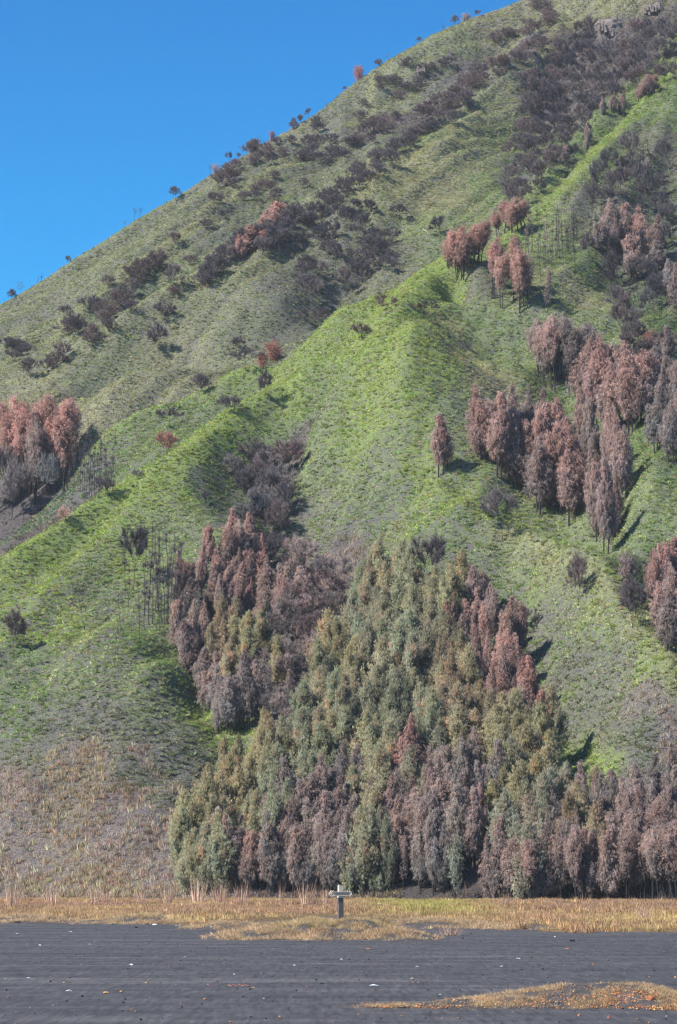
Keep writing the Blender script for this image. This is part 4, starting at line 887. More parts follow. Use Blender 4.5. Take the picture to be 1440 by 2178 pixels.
# --- single bare trees and shrubs: foot x, y, height, width in the photograph
S = [
 ('bare',340,762,82,62,B1,'round bare tree with dark fork standing alone on the mid left slope'),
 ('bare',352,690,52,62,B1,'bare grey crown just above the lone forked tree, left slope'),
 ('bare',371,617,64,46,B2,'brownish bare tree beside a green hollow on the upper left slope'),
 ('umbrella',524,790,60,82,B1,'wide umbrella shaped bare tree on the ridge left of the dark red bush'),
 ('leafy',588,768,38,58,RD,'dark red leafy bush on the ridge beside the umbrella tree'),
 ('leafy',560,782,26,36,RD,'small red brown bush between umbrella tree and dark red bush'),
 ('bare',503,752,40,44,B1,'faint grey bare tree behind the umbrella tree'),
 ('bare',567,866,86,44,B1,'round topped bare tree on a long stem above the hollow'),
 ('shrub',490,882,44,58,B1,'round bare shrub on the ridge left of the long stemmed tree'),
 ('shrub',424,842,52,58,B1,'brown bare shrub leaning over the ridge line'),
 ('umbrella',362,915,58,70,B3,'spreading dark burnt tree with crooked limbs behind the left ridge'),
 ('shrub',353,972,58,56,RD,'reddish brown rounded shrub behind the green ridge'),
 ('shrub',222,1056,42,54,B1,'grey bare shrub on the ridge right of the pole trees'),
 ('shrub',293,1022,26,32,LGY,'small grey shrub low on the green ridge'),
 ('shrub',138,1115,40,44,PB,'salmon coloured dry bush at the foot of the pink topped stand'),
 ('umbrella',820,672,56,60,B2,'brownish bare tree on the upper ridge left of the apex'),
 ('shrub',766,722,36,54,B2,'compact round brown shrub on the bright green ridge'),
 ('umbrella',908,677,46,62,B3,'small dark umbrella tree at the apex of the bright green cone'),
 ('snag',972,782,66,62,B3,'jagged burnt tree in shadow right of the bright green cone'),
 ('snag',985,765,48,44,B3,'smaller burnt stems beside the jagged burnt tree'),
 ('bare',1069,1152,112,92,LGY,'pale bare tree with forked trunk below the broad pink grove'),
 ('bare',1230,1287,118,58,B2,'upright oval bare tree alone on the right green spur'),
 ('bare',1346,1338,112,88,B1,'dark rounded bare tree on the edge of the right spur'),
 ('bare',1124,1352,62,52,LGY,'small grey bare tree beside the pink edge of the wood'),
 ('bare',912,1275,135,96,B1,'big dark bare tree at the top of the wood'),
 ('snag',727,1188,58,56,B2,'sparse low burnt tree on the grey ash above the wood'),
 ('bare',560,1165,120,64,B3,'dark bare tree lowest in the central gully'),
 ('bare',572,1095,110,66,B1,'tall grey bare tree in the middle of the central gully'),
 ('bare',548,1030,86,88,B1,'wide brown bare crown at the head of the central gully'),
 ('bare',528,1080,96,60,B1,'bare tree on the left bank of the central gully'),
 ('bare',556,1240,110,60,B3,'blackened bare tree where the central gully meets the stand'),
 ('bare',28,1402,112,76,B2,'multi stemmed bare tree at the left edge with pinkish top'),
 ('snag',180,1340,108,72,B3,'fan of thin blackened stems on the left green slope'),
 ('snag',142,1408,66,34,B3,'leaning blackened stem below the fan of burnt stems'),
 ('snag',250,1386,60,40,B3,'single crooked burnt stem mid way down the left slope'),
 ('snag',255,1318,66,40,B3,'slim burnt sapling left of the pole trees'),
 ('snag',383,1408,112,80,B3,'strong black forked trunk at the left foot of the scorched stand'),
 ('bare',284,1258,140,64,B3,'tall double stemmed burnt tree left of the pole trees'),
 ('snag',12,1440,40,50,B3,'low black burnt stump at the left edge'),
 ('bare',440,1075,34,26,B3,'small black shrub on the gully rim'),
 ('bare',680,530,58,60,B3,'dark bare tree in the green hollow of the upper gully'),
 ('pole',770,580,110,30,B3,'thin burnt pole standing in the upper gully'),
 ('pole',715,575,90,24,B3,'slender burnt pole left in the upper gully'),
 ('snag',740,492,50,60,B3,'burnt scraggly tree high in the upper gully'),
 ('snag',850,572,66,50,B3,'bare thin tree at the right of the upper gully'),
 ('umbrella',760,585,70,90,B1,'spreading burnt tree low in the upper gully'),
 ('umbrella',800,575,60,90,B1,'grey tangled burnt tree in the upper gully'),
 ('bare',650,650,70,56,B1,'grey bare tree on the left bank of the upper gully'),
 ('umbrella',672,702,58,82,B1,'low wide bare tree at the foot of the upper gully'),
 ('snag',724,650,50,50,B3,'crooked black burnt tree mid gully'),
 ('snag',885,478,54,50,B3,'burnt tree with white fallen log beside it'),
 ('bare',936,505,50,48,B3,'rounded dark bare tree at the edge of the pale green slope'),
 ('bare',850,470,36,44,B1,'small grey bare tree left of the rounded dark tree'),
 ('bare',640,600,50,60,B1,'faint grey bare tree below the upper ridge'),
 ('shrub',1003,560,30,40,B3,'dark low shrub under the salmon pink trees'),
]
for fam, px, py, h, w_, c_, lab in S:
    one(fam, px, py, h, c_, lab, wpx=w_)
for i in range(11):
    one('pole', 308 + i * 7.5, 1322 + RNG.uniform(-20, 22), RNG.uniform(150, 215), B1, 'tall thin burnt pole tree on the left green slope', 'tall thin burnt pole trees on the left green slope')
# --- young tree standing out on the grass
o = one('thin', 968, 1930, 150, G4, 'slim grey green young casuarina standing alone on the dry grass', wpx=50)

# --- trees along the skyline
SKL = [('bare',370,429,26,30,B1,'small rounded bare tree alone on the skyline above the left slope'),('snag',285,474,30,16,B3,'thin forked bare tree on the skyline, taller of a pair'),('snag',297,471,26,14,B3,'thin bare sapling on the skyline right beside the forked one'),
 ('snag',267,488,16,12,B1,'tiny bare sapling on the skyline left of the thin pair'),('bare',144,559,18,14,B1,'tiny dark tree alone on the lower skyline'),('pole',87,594,18,10,B1,'tiny slim tree on the lower left skyline'),('pole',80,598,15,8,B1,'tiniest slim tree on the lower left skyline'),
 ('bare',44,620,24,26,B2,'leaning bare tree near the left end of the skyline'),('bare',24,634,22,28,B1,'bare tree at the left end of the skyline'),('snag',447,378,24,12,B1,'thin bare sapling on the skyline left of the dense bush'),('leafy',461,377,17,22,P4,'dense dark reddish bush on the skyline'),
 ('bare',487,357,24,20,B1,'bare tree on the skyline right of the dense bush'),('bare',507,347,14,12,B1,'tiny bare tree between two larger skyline trees'),('bare',530,332,24,20,B1,'bare rounded tree on the upper middle skyline'),('bare',552,313,22,20,B1,'bare tree on the skyline just below the red topped one'),
 ('leafy',577,304,18,20,RD,'dark red bush on the upper middle skyline'),('bare',625,270,22,20,B1,'left of three bare trees close together on the skyline'),('bare',640,262,20,18,B1,'middle of three bare trees close together on the skyline'),('bare',657,252,20,18,B1,'right and highest of three bare trees close together on the skyline'),
 ('bare',692,230,9,12,B1,'very small bare shrub on the upper skyline'),('bare',735,196,9,14,B1,'low bare shrub on the upper skyline below the red tree'),('leafy',768,180,28,32,RD,'dark red brown tree on the upper skyline'),('bare',806,150,16,26,B2,'brown bare shrub above the red skyline tree'),('bare',826,130,14,14,B1,'small bare tree near the upper skyline shoulder'),
 ('bare',892,88,12,16,B1,'faint bare shrub high on the skyline'),('bare',940,66,12,18,B1,'faint bare tree high on the skyline below the brow'),('shrub',968,56,22,22,B2,'brown bare tree at the brow of the skyline'),('leafy',988,50,16,34,P4,'dark bush at the brow of the skyline'),('bare',1018,38,12,20,B2,'small bare tree just past the brow bush')]
for fam, px, py, h, w_, c_, lab in SKL:
    if fam == 'bare': fam = ['shrub', 'bare', 'snag', 'shrub'][(px // 7) % 4]; h = h * [1.0, 1.05, 1.2, 1.0][(px // 7) % 4]
    # stand it where the sight line just grazes the crest
    dx, dz = ray_dirs(px, py); ts = np.arange(420.0, 830.0, 1.0); g_ = (CAM_H + dz * ts) - height(dx * ts, ts); k = int(np.argmin(g_)); t = ts[k]
    H0 = FAM[fam][0]; W0 = {'bare':4.2,'pole':1.9,'snag':3.0,'leafy':3.4,'shrub':3.6}[fam]; hh = h * t / FPX * 1.25
    plant(fam, float(dx * t), float(t), float(height(dx * t, t)) - (.16 if fam == 'leafy' else .05) * hh, hh, c_, lab, None, min(max((w_ * t / FPX) / (W0 * hh / H0), .5), 2.2))

# --- bands of bare brown brush along the ribs
BANDS = [
 ([(560,330),(505,372),(455,412)], 9, 40, 46, B2, 'shrub', 'brown bare shrub in the band just below the skyline trees'),
 ([(590,330),(575,345),(560,360)], 3, 34, 34, B2, 'shrub', 'brown bare shrub under the red topped skyline bush'),
 ([(340,560),(315,590),(285,610)], 5, 52, 56, B2, 'bare', 'brown bare tree in the leaning clump on the upper left slope'),
 ([(265,628),(240,655),(215,680)], 5, 50, 52, B2, 'bare', 'brown bare tree in the second leaning clump on the left slope'),
 ([(190,680),(160,710),(140,720)], 4, 50, 56, B1, 'bare', 'grey bare tree in the clump left of the lower rib'),
 ([(225,700),(200,715),(185,722)], 3, 40, 50, B2, 'shrub', 'reddish bare shrub on the lower rib'),
 ([(125,765),(105,785),(70,790)], 4, 46, 54, B2, 'shrub', 'brown bare shrub at the lower end of the left rib'),
 ([(40,750),(10,765),(20,735)], 4, 30, 50, B1, 'shrub', 'grey bare shrub at the left edge of the slope'),
 ([(600,490),(560,520),(505,545),(460,575),(425,600)], 15, 52, 54, B1, 'shrub', 'bare shrub on the rib below the salmon patch'),
 ([(590,480),(565,500),(540,520),(515,545)], 12, 50, 44, P2, 'pink', 'salmon red scorched tree in the leaning patch on the left slope'),
 ([(605,500),(595,520),(560,545)], 6, 46, 44, B1, 'shrub', 'grey bare shrub at the upper end of the salmon patch'),
 ([(850,310),(800,355),(760,390),(710,430),(660,465),(620,480)], 26, 40, 48, B1, 'shrub', 'dark shrub in the long brush band across the slope'),
 ([(1000,215),(950,255),(900,290),(860,310)], 18, 34, 44, B1, 'shrub', 'dark shrub in the upper brush band'),
 ([(1150,100),(1080,140),(1010,180),(960,215),(900,245)], 26, 34, 46, B2, 'shrub', 'brown shrub in the highest brush band'),
 ([(830,260),(800,280),(770,300)], 6, 38, 44, B2, 'shrub', 'brown shrub around the dark pit on the upper slope'),
 ([(760,300),(700,330),(640,340),(680,280)], 14, 26, 40, B1, 'shrub', 'grey shrub scattered over the upper middle slope'),
 ([(600,430),(575,400),(520,410)], 7, 24, 34, B2, 'shrub', 'small brown shrub above the salmon patch'),
 ([(700,480),(740,470),(790,440)], 6, 40, 44, B3, 'bare', 'dark bare tree below the middle brush band'),
 ([(1060,80),(1120,60),(1180,40),(1140,20)], 12, 30, 44, B2, 'shrub', 'brown shrub near the top edge of the slope'),
 ([(940,140),(900,150),(880,180),(850,190)], 8, 26, 36, B1, 'shrub', 'grey shrub around the pale landslip on the upper slope'),
 ([(870,130),(840,150),(800,180)], 5, 20, 30, B1, 'shrub', 'small grey shrub just below the upper skyline'),
]
for pts, cnt, h, w_, c_, fam, lab in BANDS:
    pts = np.array(pts, float); seg = np.linspace(0, len(pts) - 1, cnt)
    for t in seg:
        px = np.interp(t, range(len(pts)), pts[:, 0]) + RNG.normal(0, 7); py = np.interp(t, range(len(pts)), pts[:, 1]) + RNG.normal(0, 8) + 8
        one(fam, px, py, h * RNG.uniform(.75, 1.15), c_, lab, lab.replace(' shrub ', ' shrubs ').replace(' tree ', ' trees '), wpx=w_ * RNG.uniform(.85, 1.2))
# --- burnt brush filling the big upper right gully
UR_P = [(1120,175),(1180,110),(1250,60),(1330,60),(1440,50),(1440,180),(1380,170),(1300,230),(1240,290),(1180,370),(1140,430),(1080,430),(1080,330),(1120,260)]
for (px, py) in fill(UR_P, 28, 22):
    if 1255 < px < 1345 and py < 105: continue
    f_ = 'bare' if RNG.uniform() < .7 else 'shrub'
    one(f_, px, py + 14, RNG.uniform(38, 60), [B1, B3, B1, B2][int(RNG.integers(0, 4))], 'dark leafless tree in the burnt upper right gully', 'leafless trees filling the burnt upper right gully', RNG.uniform(40, 56))
UR2 = [(1250,380),(1330,330),(1440,280),(1440,620),(1380,700),(1310,640),(1260,570),(1220,500)]
for (px, py) in fill(UR2, 29, 29):
    f_ = ['bare', 'snag', 'bare', 'pole'][int(RNG.integers(0, 4))]
    one(f_, px, py + 24, RNG.uniform(54, 88), [B1, B3][int(RNG.integers(0, 2))], 'burnt black branched tree on the right hand slope', 'burnt black branched trees on the right hand slope', RNG.uniform(38, 58))
UR3 = [(1290,640),(1340,620),(1390,720),(1380,860),(1440,830),(1440,980),(1400,930),(1385,800),(1330,760)]
for (px, py) in fill(UR3, 32, 32):
    one('bare', px, py + 24, RNG.uniform(54, 76), [B1, B2][int(RNG.integers(0, 2))], 'brown leafless tree in the gully at the right edge', 'brown leafless trees in the gully at the right edge', RNG.uniform(44, 60))

# --- more leafless trees: the central gully, the upper gully, loose scrub over the slopes
for poly, sx, sy, h0, h1, cols, fam_, lb, gr in [
  ([(492,985),(540,960),(610,985),(625,1080),(600,1180),(545,1190),(520,1100)], 34, 40, 70, 100, [B1, LGY, B2], 'bare', 'leafless grey tree crowding the central gully', 'leafless trees crowding the central gully'),
  ([(640,500),(720,470),(860,480),(880,560),(800,600),(720,640),(640,640)], 46, 34, 40, 58, [B1, B3, LGY], 'bare', 'burnt tree among others in the upper gully', 'burnt trees of the upper gully'),
  ([(600,1190),(700,1200),(730,1290),(700,1380),(640,1420),(600,1300)], 40, 42, 70, 100, [LGY, B2, P3], 'bare', 'grey brown bare tree between stand and wood', 'bare trees between stand and wood'),
  ([(250,1150),(360,1150),(380,1300),(300,1340),(260,1260)], 34, 50, 90, 140, [B1, B3], 'pole', 'slim burnt stem on the left green slope', 'slim burnt stems on the left green slope'),
  ([(1110,430),(1230,430),(1230,560),(1120,560)], 26, 40, 80, 105, [B1, B3, P3], 'pole', 'burnt stem crowding behind the ridge crest', 'burnt stems crowding behind the ridge crest'),
  ([(560,300),(760,180),(900,120),(960,180),(820,300),(640,400),(480,500),(420,480)], 74, 44, 18, 30, [B1, B2, B1], 'shrub', 'small dark shrub loose on the upper slope', 'small shrubs loose on the upper slope'),
  ([(130,640),(300,520),(420,470),(400,600),(250,720),(120,730)], 70, 46, 20, 34, [B1, B2], 'shrub', 'small brown shrub loose on the upper left slope', 'small shrubs loose on the upper left slope')]:
    for (px, py) in fill(poly, sx, sy):
        h_ = RNG.uniform(h0, h1); one(fam_, px, py + h_ * .4, h_, cols[int(RNG.integers(0, len(cols)))], lb, gr, None if fam_ == 'pole' else h_ * RNG.uniform(.75, 1.2) * (1.3 if fam_ == 'shrub' else 1))
# ------------------------------------------------------------------ signpost on its mound
def simple(name, colr, rough=0.9, var=0.25, scale=6.0):
    m, n, b = mat(name, rough, 0.2); t = n.nodes.new('ShaderNodeTexCoord'); q = noise(n, scale, 5, 0.7, t.outputs['Object'])
    r_ = ramp(n, [(0.3, tuple(c * (1 - var) for c in colr)), (0.7, tuple(min(1, c * (1 + var)) for c in colr))]); n.links.new(q.outputs['Fac'], r_.inputs['Fac'])
    n.links.new(r_.outputs['Color'], b.inputs['Base Color']); return m
m_postlow = simple('dark_grey_painted_concrete', (.115, .10, .10), .9, .3, 5)
m_posttop = simple('weathered_pale_concrete', (.50, .44, .37), .9, .25, 8)
m_white = simple('white_collar_paint', (.62, .63, .62), .7, .2, 10)
m_board = simple('weathered_sign_board', (.56, .46, .35), .85, .25, 12)
m_rim = simple('pale_board_rim', (.70, .58, .46), .85, .2, 12)
m_dark = simple('faded_dark_lettering', (.10, .09, .085), .9, .2, 12)
sx_, sy_, _z = flat_hit([724], [1951]); sx_, sy_ = float(sx_[0]), 108.5; sx_ = (724 - 720) / FPX * sy_
sz_ = float(plain_z(sx_, sy_) + mound_z(sx_, sy_)); sg = empty('signpost', (sx_, sy_, sz_), R(19))
tag(sg, 'small concrete signpost with two arrow boards standing on the sand mound', 'signpost')
top = CAM_H - (1883 - 1885) / FPX * sy_ - sz_; K = top / 1.44
mb = MB(); mb.box(0, 0, .46 * K, .25, .25, 1.02 * K, .86); link('post', mb.mesh('post', .012), m_postlow, sg)
mb = MB(); mb.box(0, 0, .985 * K, .255, .255, .032 * K); link('collar', mb.mesh('collar', .006), m_white, sg)
mb = MB(); mb.box(0, 0, 1.215 * K, .205, .205, .43 * K, .95); up_ = link('post_top', mb.mesh('post_top', .01), m_posttop, sg)
mb = MB(); mb.prism([(-.10, 1.435 * K), (.10, 1.435 * K), (.07, 1.458 * K), (-.07, 1.458 * K)], -.10, .10); link('cap', mb.mesh('cap', .005), m_posttop, sg)
def arrow_board(y0, y1, sgn):
    zc = 1.115 * K; hh, ah, hl, L = .085 * K, .135 * K, .125, .50
    pts = [(-L, zc), (-L + hl, zc - ah), (-L + hl, zc - hh), (L - hl, zc - hh), (L - hl, zc - ah), (L, zc), (L - hl, zc + ah), (L - hl, zc + hh), (-L + hl, zc + hh), (-L + hl, zc + ah)]
    mb = MB(); mb.prism(pts, y0, y1); bo = link('arrow_board', mb.mesh('arrow_board', .004), m_board, sg)
    f = y0 - .004 if sgn < 0 else y1 + .004
    mb = MB()
    for z0_ in (zc - hh + .012, zc + hh - .012): mb.box(0, f, z0_, 2 * (L - hl), .012, .022)
    for s_ in (-1, 1):
        for zz_ in (-1, 1):
            a = Vector((s_ * L * .985, f, zc)); b_ = Vector((s_ * (L - hl), f, zc + zz_ * ah * .93)); d = (b_ - a); px_ = Vector((-d.z, 0, d.x)).normalized() * .012
            mb.add([a - px_ + Vector((0, -.006, 0)), a + px_ + Vector((0, -.006, 0)), b_ + px_ + Vector((0, -.006, 0)), b_ - px_ + Vector((0, -.006, 0))] + [a - px_ + Vector((0, .006, 0)), a + px_ + Vector((0, .006, 0)), b_ + px_ + Vector((0, .006, 0)), b_ - px_ + Vector((0, .006, 0))],
                   [(0, 1, 2, 3), (7, 6, 5, 4), (0, 4, 5, 1), (1, 5, 6, 2), (2, 6, 7, 3), (3, 7, 4, 0)])
    link('rim', mb.mesh('rim'), m_rim, bo)
    mb = MB(); rr = random.Random(5)                                   # worn lettering, no longer legible
    for i in range(11):
        x0 = -.33 + i * .064; kind = i % 4
        mb.box(x0, f, zc, .010, .008, .088)
        if kind in (0, 2): mb.box(x0 + .020, f + .0011, zc + .038, .034, .008, .011)
        if kind in (0, 1): mb.box(x0 + .020, f + .0011, zc - .038, .034, .008, .011)
        if kind in (1, 3): mb.box(x0 + .036, f + .0005, zc, .010, .008, .088)
        if kind == 2: mb.box(x0 + .018, f + .0011, zc, .028, .008, .011)
        if kind == 3: mb.box(x0 + .018, f + .0016, zc - .004, .026, .008, .011)
    link('lettering', mb.mesh('lettering'), m_dark, bo)
arrow_board(-.155, -.108, -1); arrow_board(.108, .155, 1)

# ------------------------------------------------------------------ stones, clods, litter, logs
def rock_mesh(seed, sx, sy, sz, sub=2, rough_=0.28, flat=True):
    import bmesh
    b = bmesh.new(); bmesh.ops.create_icosphere(b, subdivisions=sub, radius=0.5); r = np.random.default_rng(seed); P_ = r.normal(0, 1, (7, 3)); P_ /= np.linalg.norm(P_, axis=1)[:, None]; D_ = r.uniform(.30, .46, 7)
    for v in b.verts:
        c_ = np.array(v.co)
        for p_, d_ in zip(P_, D_):
            e_ = c_ @ p_
            if e_ > d_: c_ = c_ - p_ * (e_ - d_)
        c_ = c_ * (1 + r.normal(0, rough_ * .12)); v.co = (c_[0] * sx, c_[1] * sy, c_[2] * sz)
    m = bpy.data.meshes.new('rock'); b.to_mesh(m); b.free(); return m
m_scoria = simple('red_scoria', (.36, .135, .07), .95, .45, 9); m_blk = simple('black_lava', (.025, .025, .03), .9, .4, 6); m_grey = simple('grey_lava', (.20, .19, .19), .9, .3, 6); m_lit = simple('white_litter', (.75, .76, .78), .6, .1, 6)
m_log = simple('bleached_wood', (.38, .34, .31), .9, .2, 8); m_tan = simple('orange_clod', (.45, .25, .11), .95, .35, 7)
def drop(name, px, py, wpx, hpx, material, label, cat, group=None, seed=1, rough_=.28, sink=.3, sub=2):
    x, y, z = flat_hit([px], [py]); x, y, z = float(x[0]), float(y[0]), float(z[0]); k = y / FPX
    w_, h_ = wpx * k, max(hpx * k, 0.02); me = rock_mesh(seed, w_, w_ * .8, h_, sub, rough_)
    o = link(name, me, material); o.location = (x, y, z + h_ * (.5 - sink)); tag(o, label, cat, group); return o
def litter(px, py, wpx, label, seed, hpx=3.0):
    x, y, z = flat_hit([px], [py]); x, y, z = float(x[0]), float(y[0]), float(z[0]); k = y / FPX; r = random.Random(seed); w_ = wpx * k; h_ = hpx * k
    V = []; nx_ = 5
    for i in range(nx_):
        for j in range(3): V.append(((i / 4 - .5) * w_ * r.uniform(.85, 1.1), (j / 2 - .5) * w_ * .7, .015 + h_ * (r.uniform(.1, 1.0) if 0 < i < 4 else r.uniform(0, .4))))
    m = MB(); m.add(V, [(i * 3 + j, i * 3 + 3 + j, i * 3 + 4 + j, i * 3 + 1 + j) for i in range(4) for j in range(2)]); me = m.mesh('litter')
    o = link('litter_scrap', me, m_lit); o.location = (x, y, z); so = o.modifiers.new('thickness', 'SOLIDIFY'); so.thickness = .006; tag(o, label, 'litter', 'scraps of white litter on the sand'); return o
LIT = [(146,2110,11,'flat white litter scrap near the lower left corner of the sand'),(279,2054,10,'crumpled pale litter scrap left of centre on the sand'),(796,2098,20,'long flat white litter scrap right of centre on the near sand'),(60,2082,7,'small white litter scrap at the left edge of the near sand'),
 (84,2012,7,'small pale scrap on the far sand, left'),(37,1987,6,'white scrap close to the left sand bank'),(150,1983,7,'white scrap below the left sand bank'),(126,1960,5,'tiny white scrap beside the left sand bank'),(450,1974,9,'white scrap on the far sand left of the signpost mound'),(384,1969,6,'white crumb of litter at the edge of the belt'),
 (330,1968,12,'pale litter patch at the edge of the dry grass, left'),(376,1970,6,'tiny white scrap next to the pale litter patch'),(191,2010,6,'tiny scrap in the middle of the left far sand'),(394,2037,4,'white dot of litter left of the mound on open sand'),(626,2055,5,'tiny white scrap in front of the signpost mound'),(498,2074,4,'white speck of litter before the red clods'),
 (561,2126,4,'upright white fleck on the near sand'),(726,2042,5,'white scrap just right of centre on mid sand'),(887,2058,6,'tiny pale scrap left of the bright scrap on right sand'),(1067,2057,6,'bright white crumpled scrap on the right sand'),(1103,2041,9,'flat white scrap right of the bright crumpled one'),(936,2117,5,'white fleck in front of the near mound'),(1075,1975,4,'tiny scrap at the foot of the right grass edge'),(1180,1994,4,'white fleck on the far right sand')]
for i, (px, py, w_, lb) in enumerate(LIT): litter(px, py, w_, lb, i, 2.2 if w_ < 8 else 3.2)
STN = [('stone',1218,2002,13,6,m_blk,'black lava stone lying on the far right sand','stone'),('stone',685,2094,10,7,m_blk,'angular black stone on the sand below the signpost','stone'),('stone',877,2084,9,8,m_grey,'pale grey stone right of centre on the near sand','stone'),('stone',878,2090,6,3,m_scoria,'small red clod touching the pale grey stone','stone'),
 ('stone',340,2047,5,3,m_blk,'small black stone on the left mid sand','stone'),('stone',454,2064,4,3,m_blk,'tiny black stone before the signpost mound, left','stone'),('stone',388,2094,4,3,m_blk,'tiny black stone left of the red clods','stone'),('stone',289,1973,8,4,m_blk,'dark stone at the end of the left sand bank','stone'),('stone',240,1966,6,3,m_blk,'dark pebble by the left bank','stone'),('stone',37,1962,16,4,m_blk,'dark litter of stones at the left sand bank','stone'),
 ('stone',443,2095,6,4,m_scoria,'dark red clod left of the row of red clods','stone'),('stone',652,2099,5,4,m_scoria,'small red clod left of the angular black stone','stone'),('stone',436,2126,7,4,m_scoria,'orange red clod on the near sand','stone'),('stone',539,2101,8,3,m_tan,'orange clod just right of the row of red clods','stone'),('stone',225,2112,13,5,m_tan,'orange brown clod on the lower left sand','stone'),('stone',258,2110,8,4,m_tan,'smaller orange brown clod beside the one at lower left','stone'),
 ('stone',136,2091,6,3,m_tan,'faint orange clod at left','stone'),('stone',312,2091,8,3,m_tan,'faint brown clod left of centre','stone'),('stone',490,2175,7,4,m_scoria,'red clod at the bottom edge of the sand','stone'),('stone',595,2163,5,3,m_tan,'brown clod at the bottom edge right of the red one','stone'),('stone',782,2019,14,3,m_scoria,'flat red clod right of the signpost mound','stone'),('stone',1206,2019,12,3,m_scoria,'flat dark red clod under the black lava stone','stone'),
 ('stone',1261,2052,4,4,m_scoria,'small red stone on the right sand','stone'),('stone',1436,2080,5,5,m_tan,'orange clod at the right edge','stone'),('stone',781,2138,7,7,m_scoria,'red clod at the left tip of the near mound trail','stone'),('stone',984,1997,8,5,m_blk,'dark stone at the foot of the dry tussock','stone'),('stone',1002,1987,5,3,m_blk,'dark pebble right of the dry tussock','stone'),
 ('scoria_boulder',1383,2130,16,14,m_scoria,'large rounded red scoria boulder on the right flank of the near mound','boulder'),('stone',1232,2163,8,9,m_scoria,'red scoria lump at the front foot of the near mound','stone'),('stone',1294,2167,7,9,m_scoria,'red scoria lump right of the one at the mound foot','stone'),('stone',1132,2139,8,6,m_scoria,'red clod on the left side of the near mound','stone'),('stone',1106,2115,7,6,m_scoria,'red clod on the crest of the near mound, left','stone')]
for i, (nm, px, py, w_, h_, mt_, lb, ct) in enumerate(STN): drop(nm, px, py, w_, h_, mt_, lb, ct, seed=20 + i, sub=3 if 'boulder' in nm else 2)
for i, (px, w_) in enumerate([(486,6),(491,8),(497,6),(503,5),(510,7),(516,8),(522,6),(527,5)]):
    drop('stone', px, 2097 + i % 2, w_, 4, m_scoria, 'red scoria clod in the short row on the near sand, number %s from the left' % ['one','two','three','four','five','six','seven','eight'][i], 'stone', 'row of red clods on the near sand', 60 + i)
# loose scoria rubble over the near mound and its trail: uncountable
cl_p = []
for i in range(3000):
    px = RNG.uniform(770, 1470); t = RNG.uniform(0, 1)
    if t < .42: px = RNG.normal(1375, 45); py = 2118 + (px - 1330) * .22 + RNG.normal(6, 11)
    elif t < .62: px = RNG.normal(1260, 90); py = RNG.normal(2138, 9)
    elif t < .72: px = RNG.normal(870, 55); py = 2143 + RNG.normal(0, 2.5)
    else: px = RNG.uniform(900, 1470); py = RNG.uniform(2100, 2172)
    cl_p.append((px, py, t))
cl_p = np.array(cl_p); X_, Y_, Z_ = flat_hit(cl_p[:, 0], cl_p[:, 1], np.arange(38.0, 58.0, 0.1)); mzz = mound_z(X_, Y_, MOUNDS['grassy_scoria_mound']); ok = (~np.isnan(Y_)) & (Y_ < 56) & (mzz > .004) & (fbm(X_ * 1.7, Y_ * 1.7, 2, 99) > .40)
X_, Y_, Z_ = X_[ok], Y_[ok], Z_[ok]; N = len(X_)
m_rub = leaf_mat('scoria_gravel', 'instance', 0.0)
rubs = [rock_mesh(90 + i, .06, .05, .045, 1) for i in range(3)]
for m_ in rubs: m_.materials.append(m_rub)
kk = RNG.uniform(0, 1, N)[:, None]; cc = np.where(kk < .55, np.array([.42, .17, .08]), np.where(kk < .85, np.array([.48, .28, .13]), np.array([.10, .09, .09]))) * np.exp(RNG.normal(0, .3, (N, 1)))
scatter('scoria_rubble', 'loose orange and red scoria gravel strewn over the near mound', X_, Y_, Z_ + .015, RNG.uniform(.3, 1.0, N) ** 3 * .85 + .12, cc, rubs, 0.0, cat='gravel')
N = 2600                                                              # pebbles and crumbs on the open sand
yy = RNG.uniform(33, 150, N); xx = yy * RNG.uniform(-.15, .15, N); cc = np.where(RNG.uniform(0, 1, (N, 1)) < .5, np.array([.04, .04, .045]), np.where(RNG.uniform(0, 1, (N, 1)) < .5, np.array([.20, .19, .19]), np.array([.26, .15, .09])))
scatter('sand_pebbles', 'scattered small pebbles and crumbs on the dark sand', xx, yy, ground_z(xx, yy), RNG.uniform(.25, 1.0, N) ** 3 * 1.0 + .12, cc, rubs, -0.01, cat='gravel')

# ------------------------------------------------------------------ tall dry reeds and tussock
reed = [blades(400 + i, 60, 1.7, 0.8, 0.03, 0.0, 2) for i in range(3)]; m_reed = simple('dry_reed', (.50, .34, .26), .9, .3, 2)
def bl3(seed, nb, h, sp, wd):
    m = blades(seed, nb, h, sp, wd); m.materials.clear(); m.materials.append(m_reed); return m
reedm = [bl3(400 + i, 90, 1.9, 1.1, .028) for i in range(3)]; tusm = bl3(410, 130, .55, 1.3, .018)
RD_ = [(22,1925,40,30),(40,1915,32,26),(105,1918,30,40),(118,1922,28,30),(205,1915,26,34),(225,1918,24,30),(300,1918,22,26),(360,1915,30,34),(425,1914,46,20),(470,1916,40,24),(482,1914,34,20),(515,1914,36,24),(600,1914,34,18),(650,1914,36,22),(668,1914,34,20),(690,1916,28,20),(1070,1915,20,20),(1362,1955,24,20),(1378,1957,24,18)]
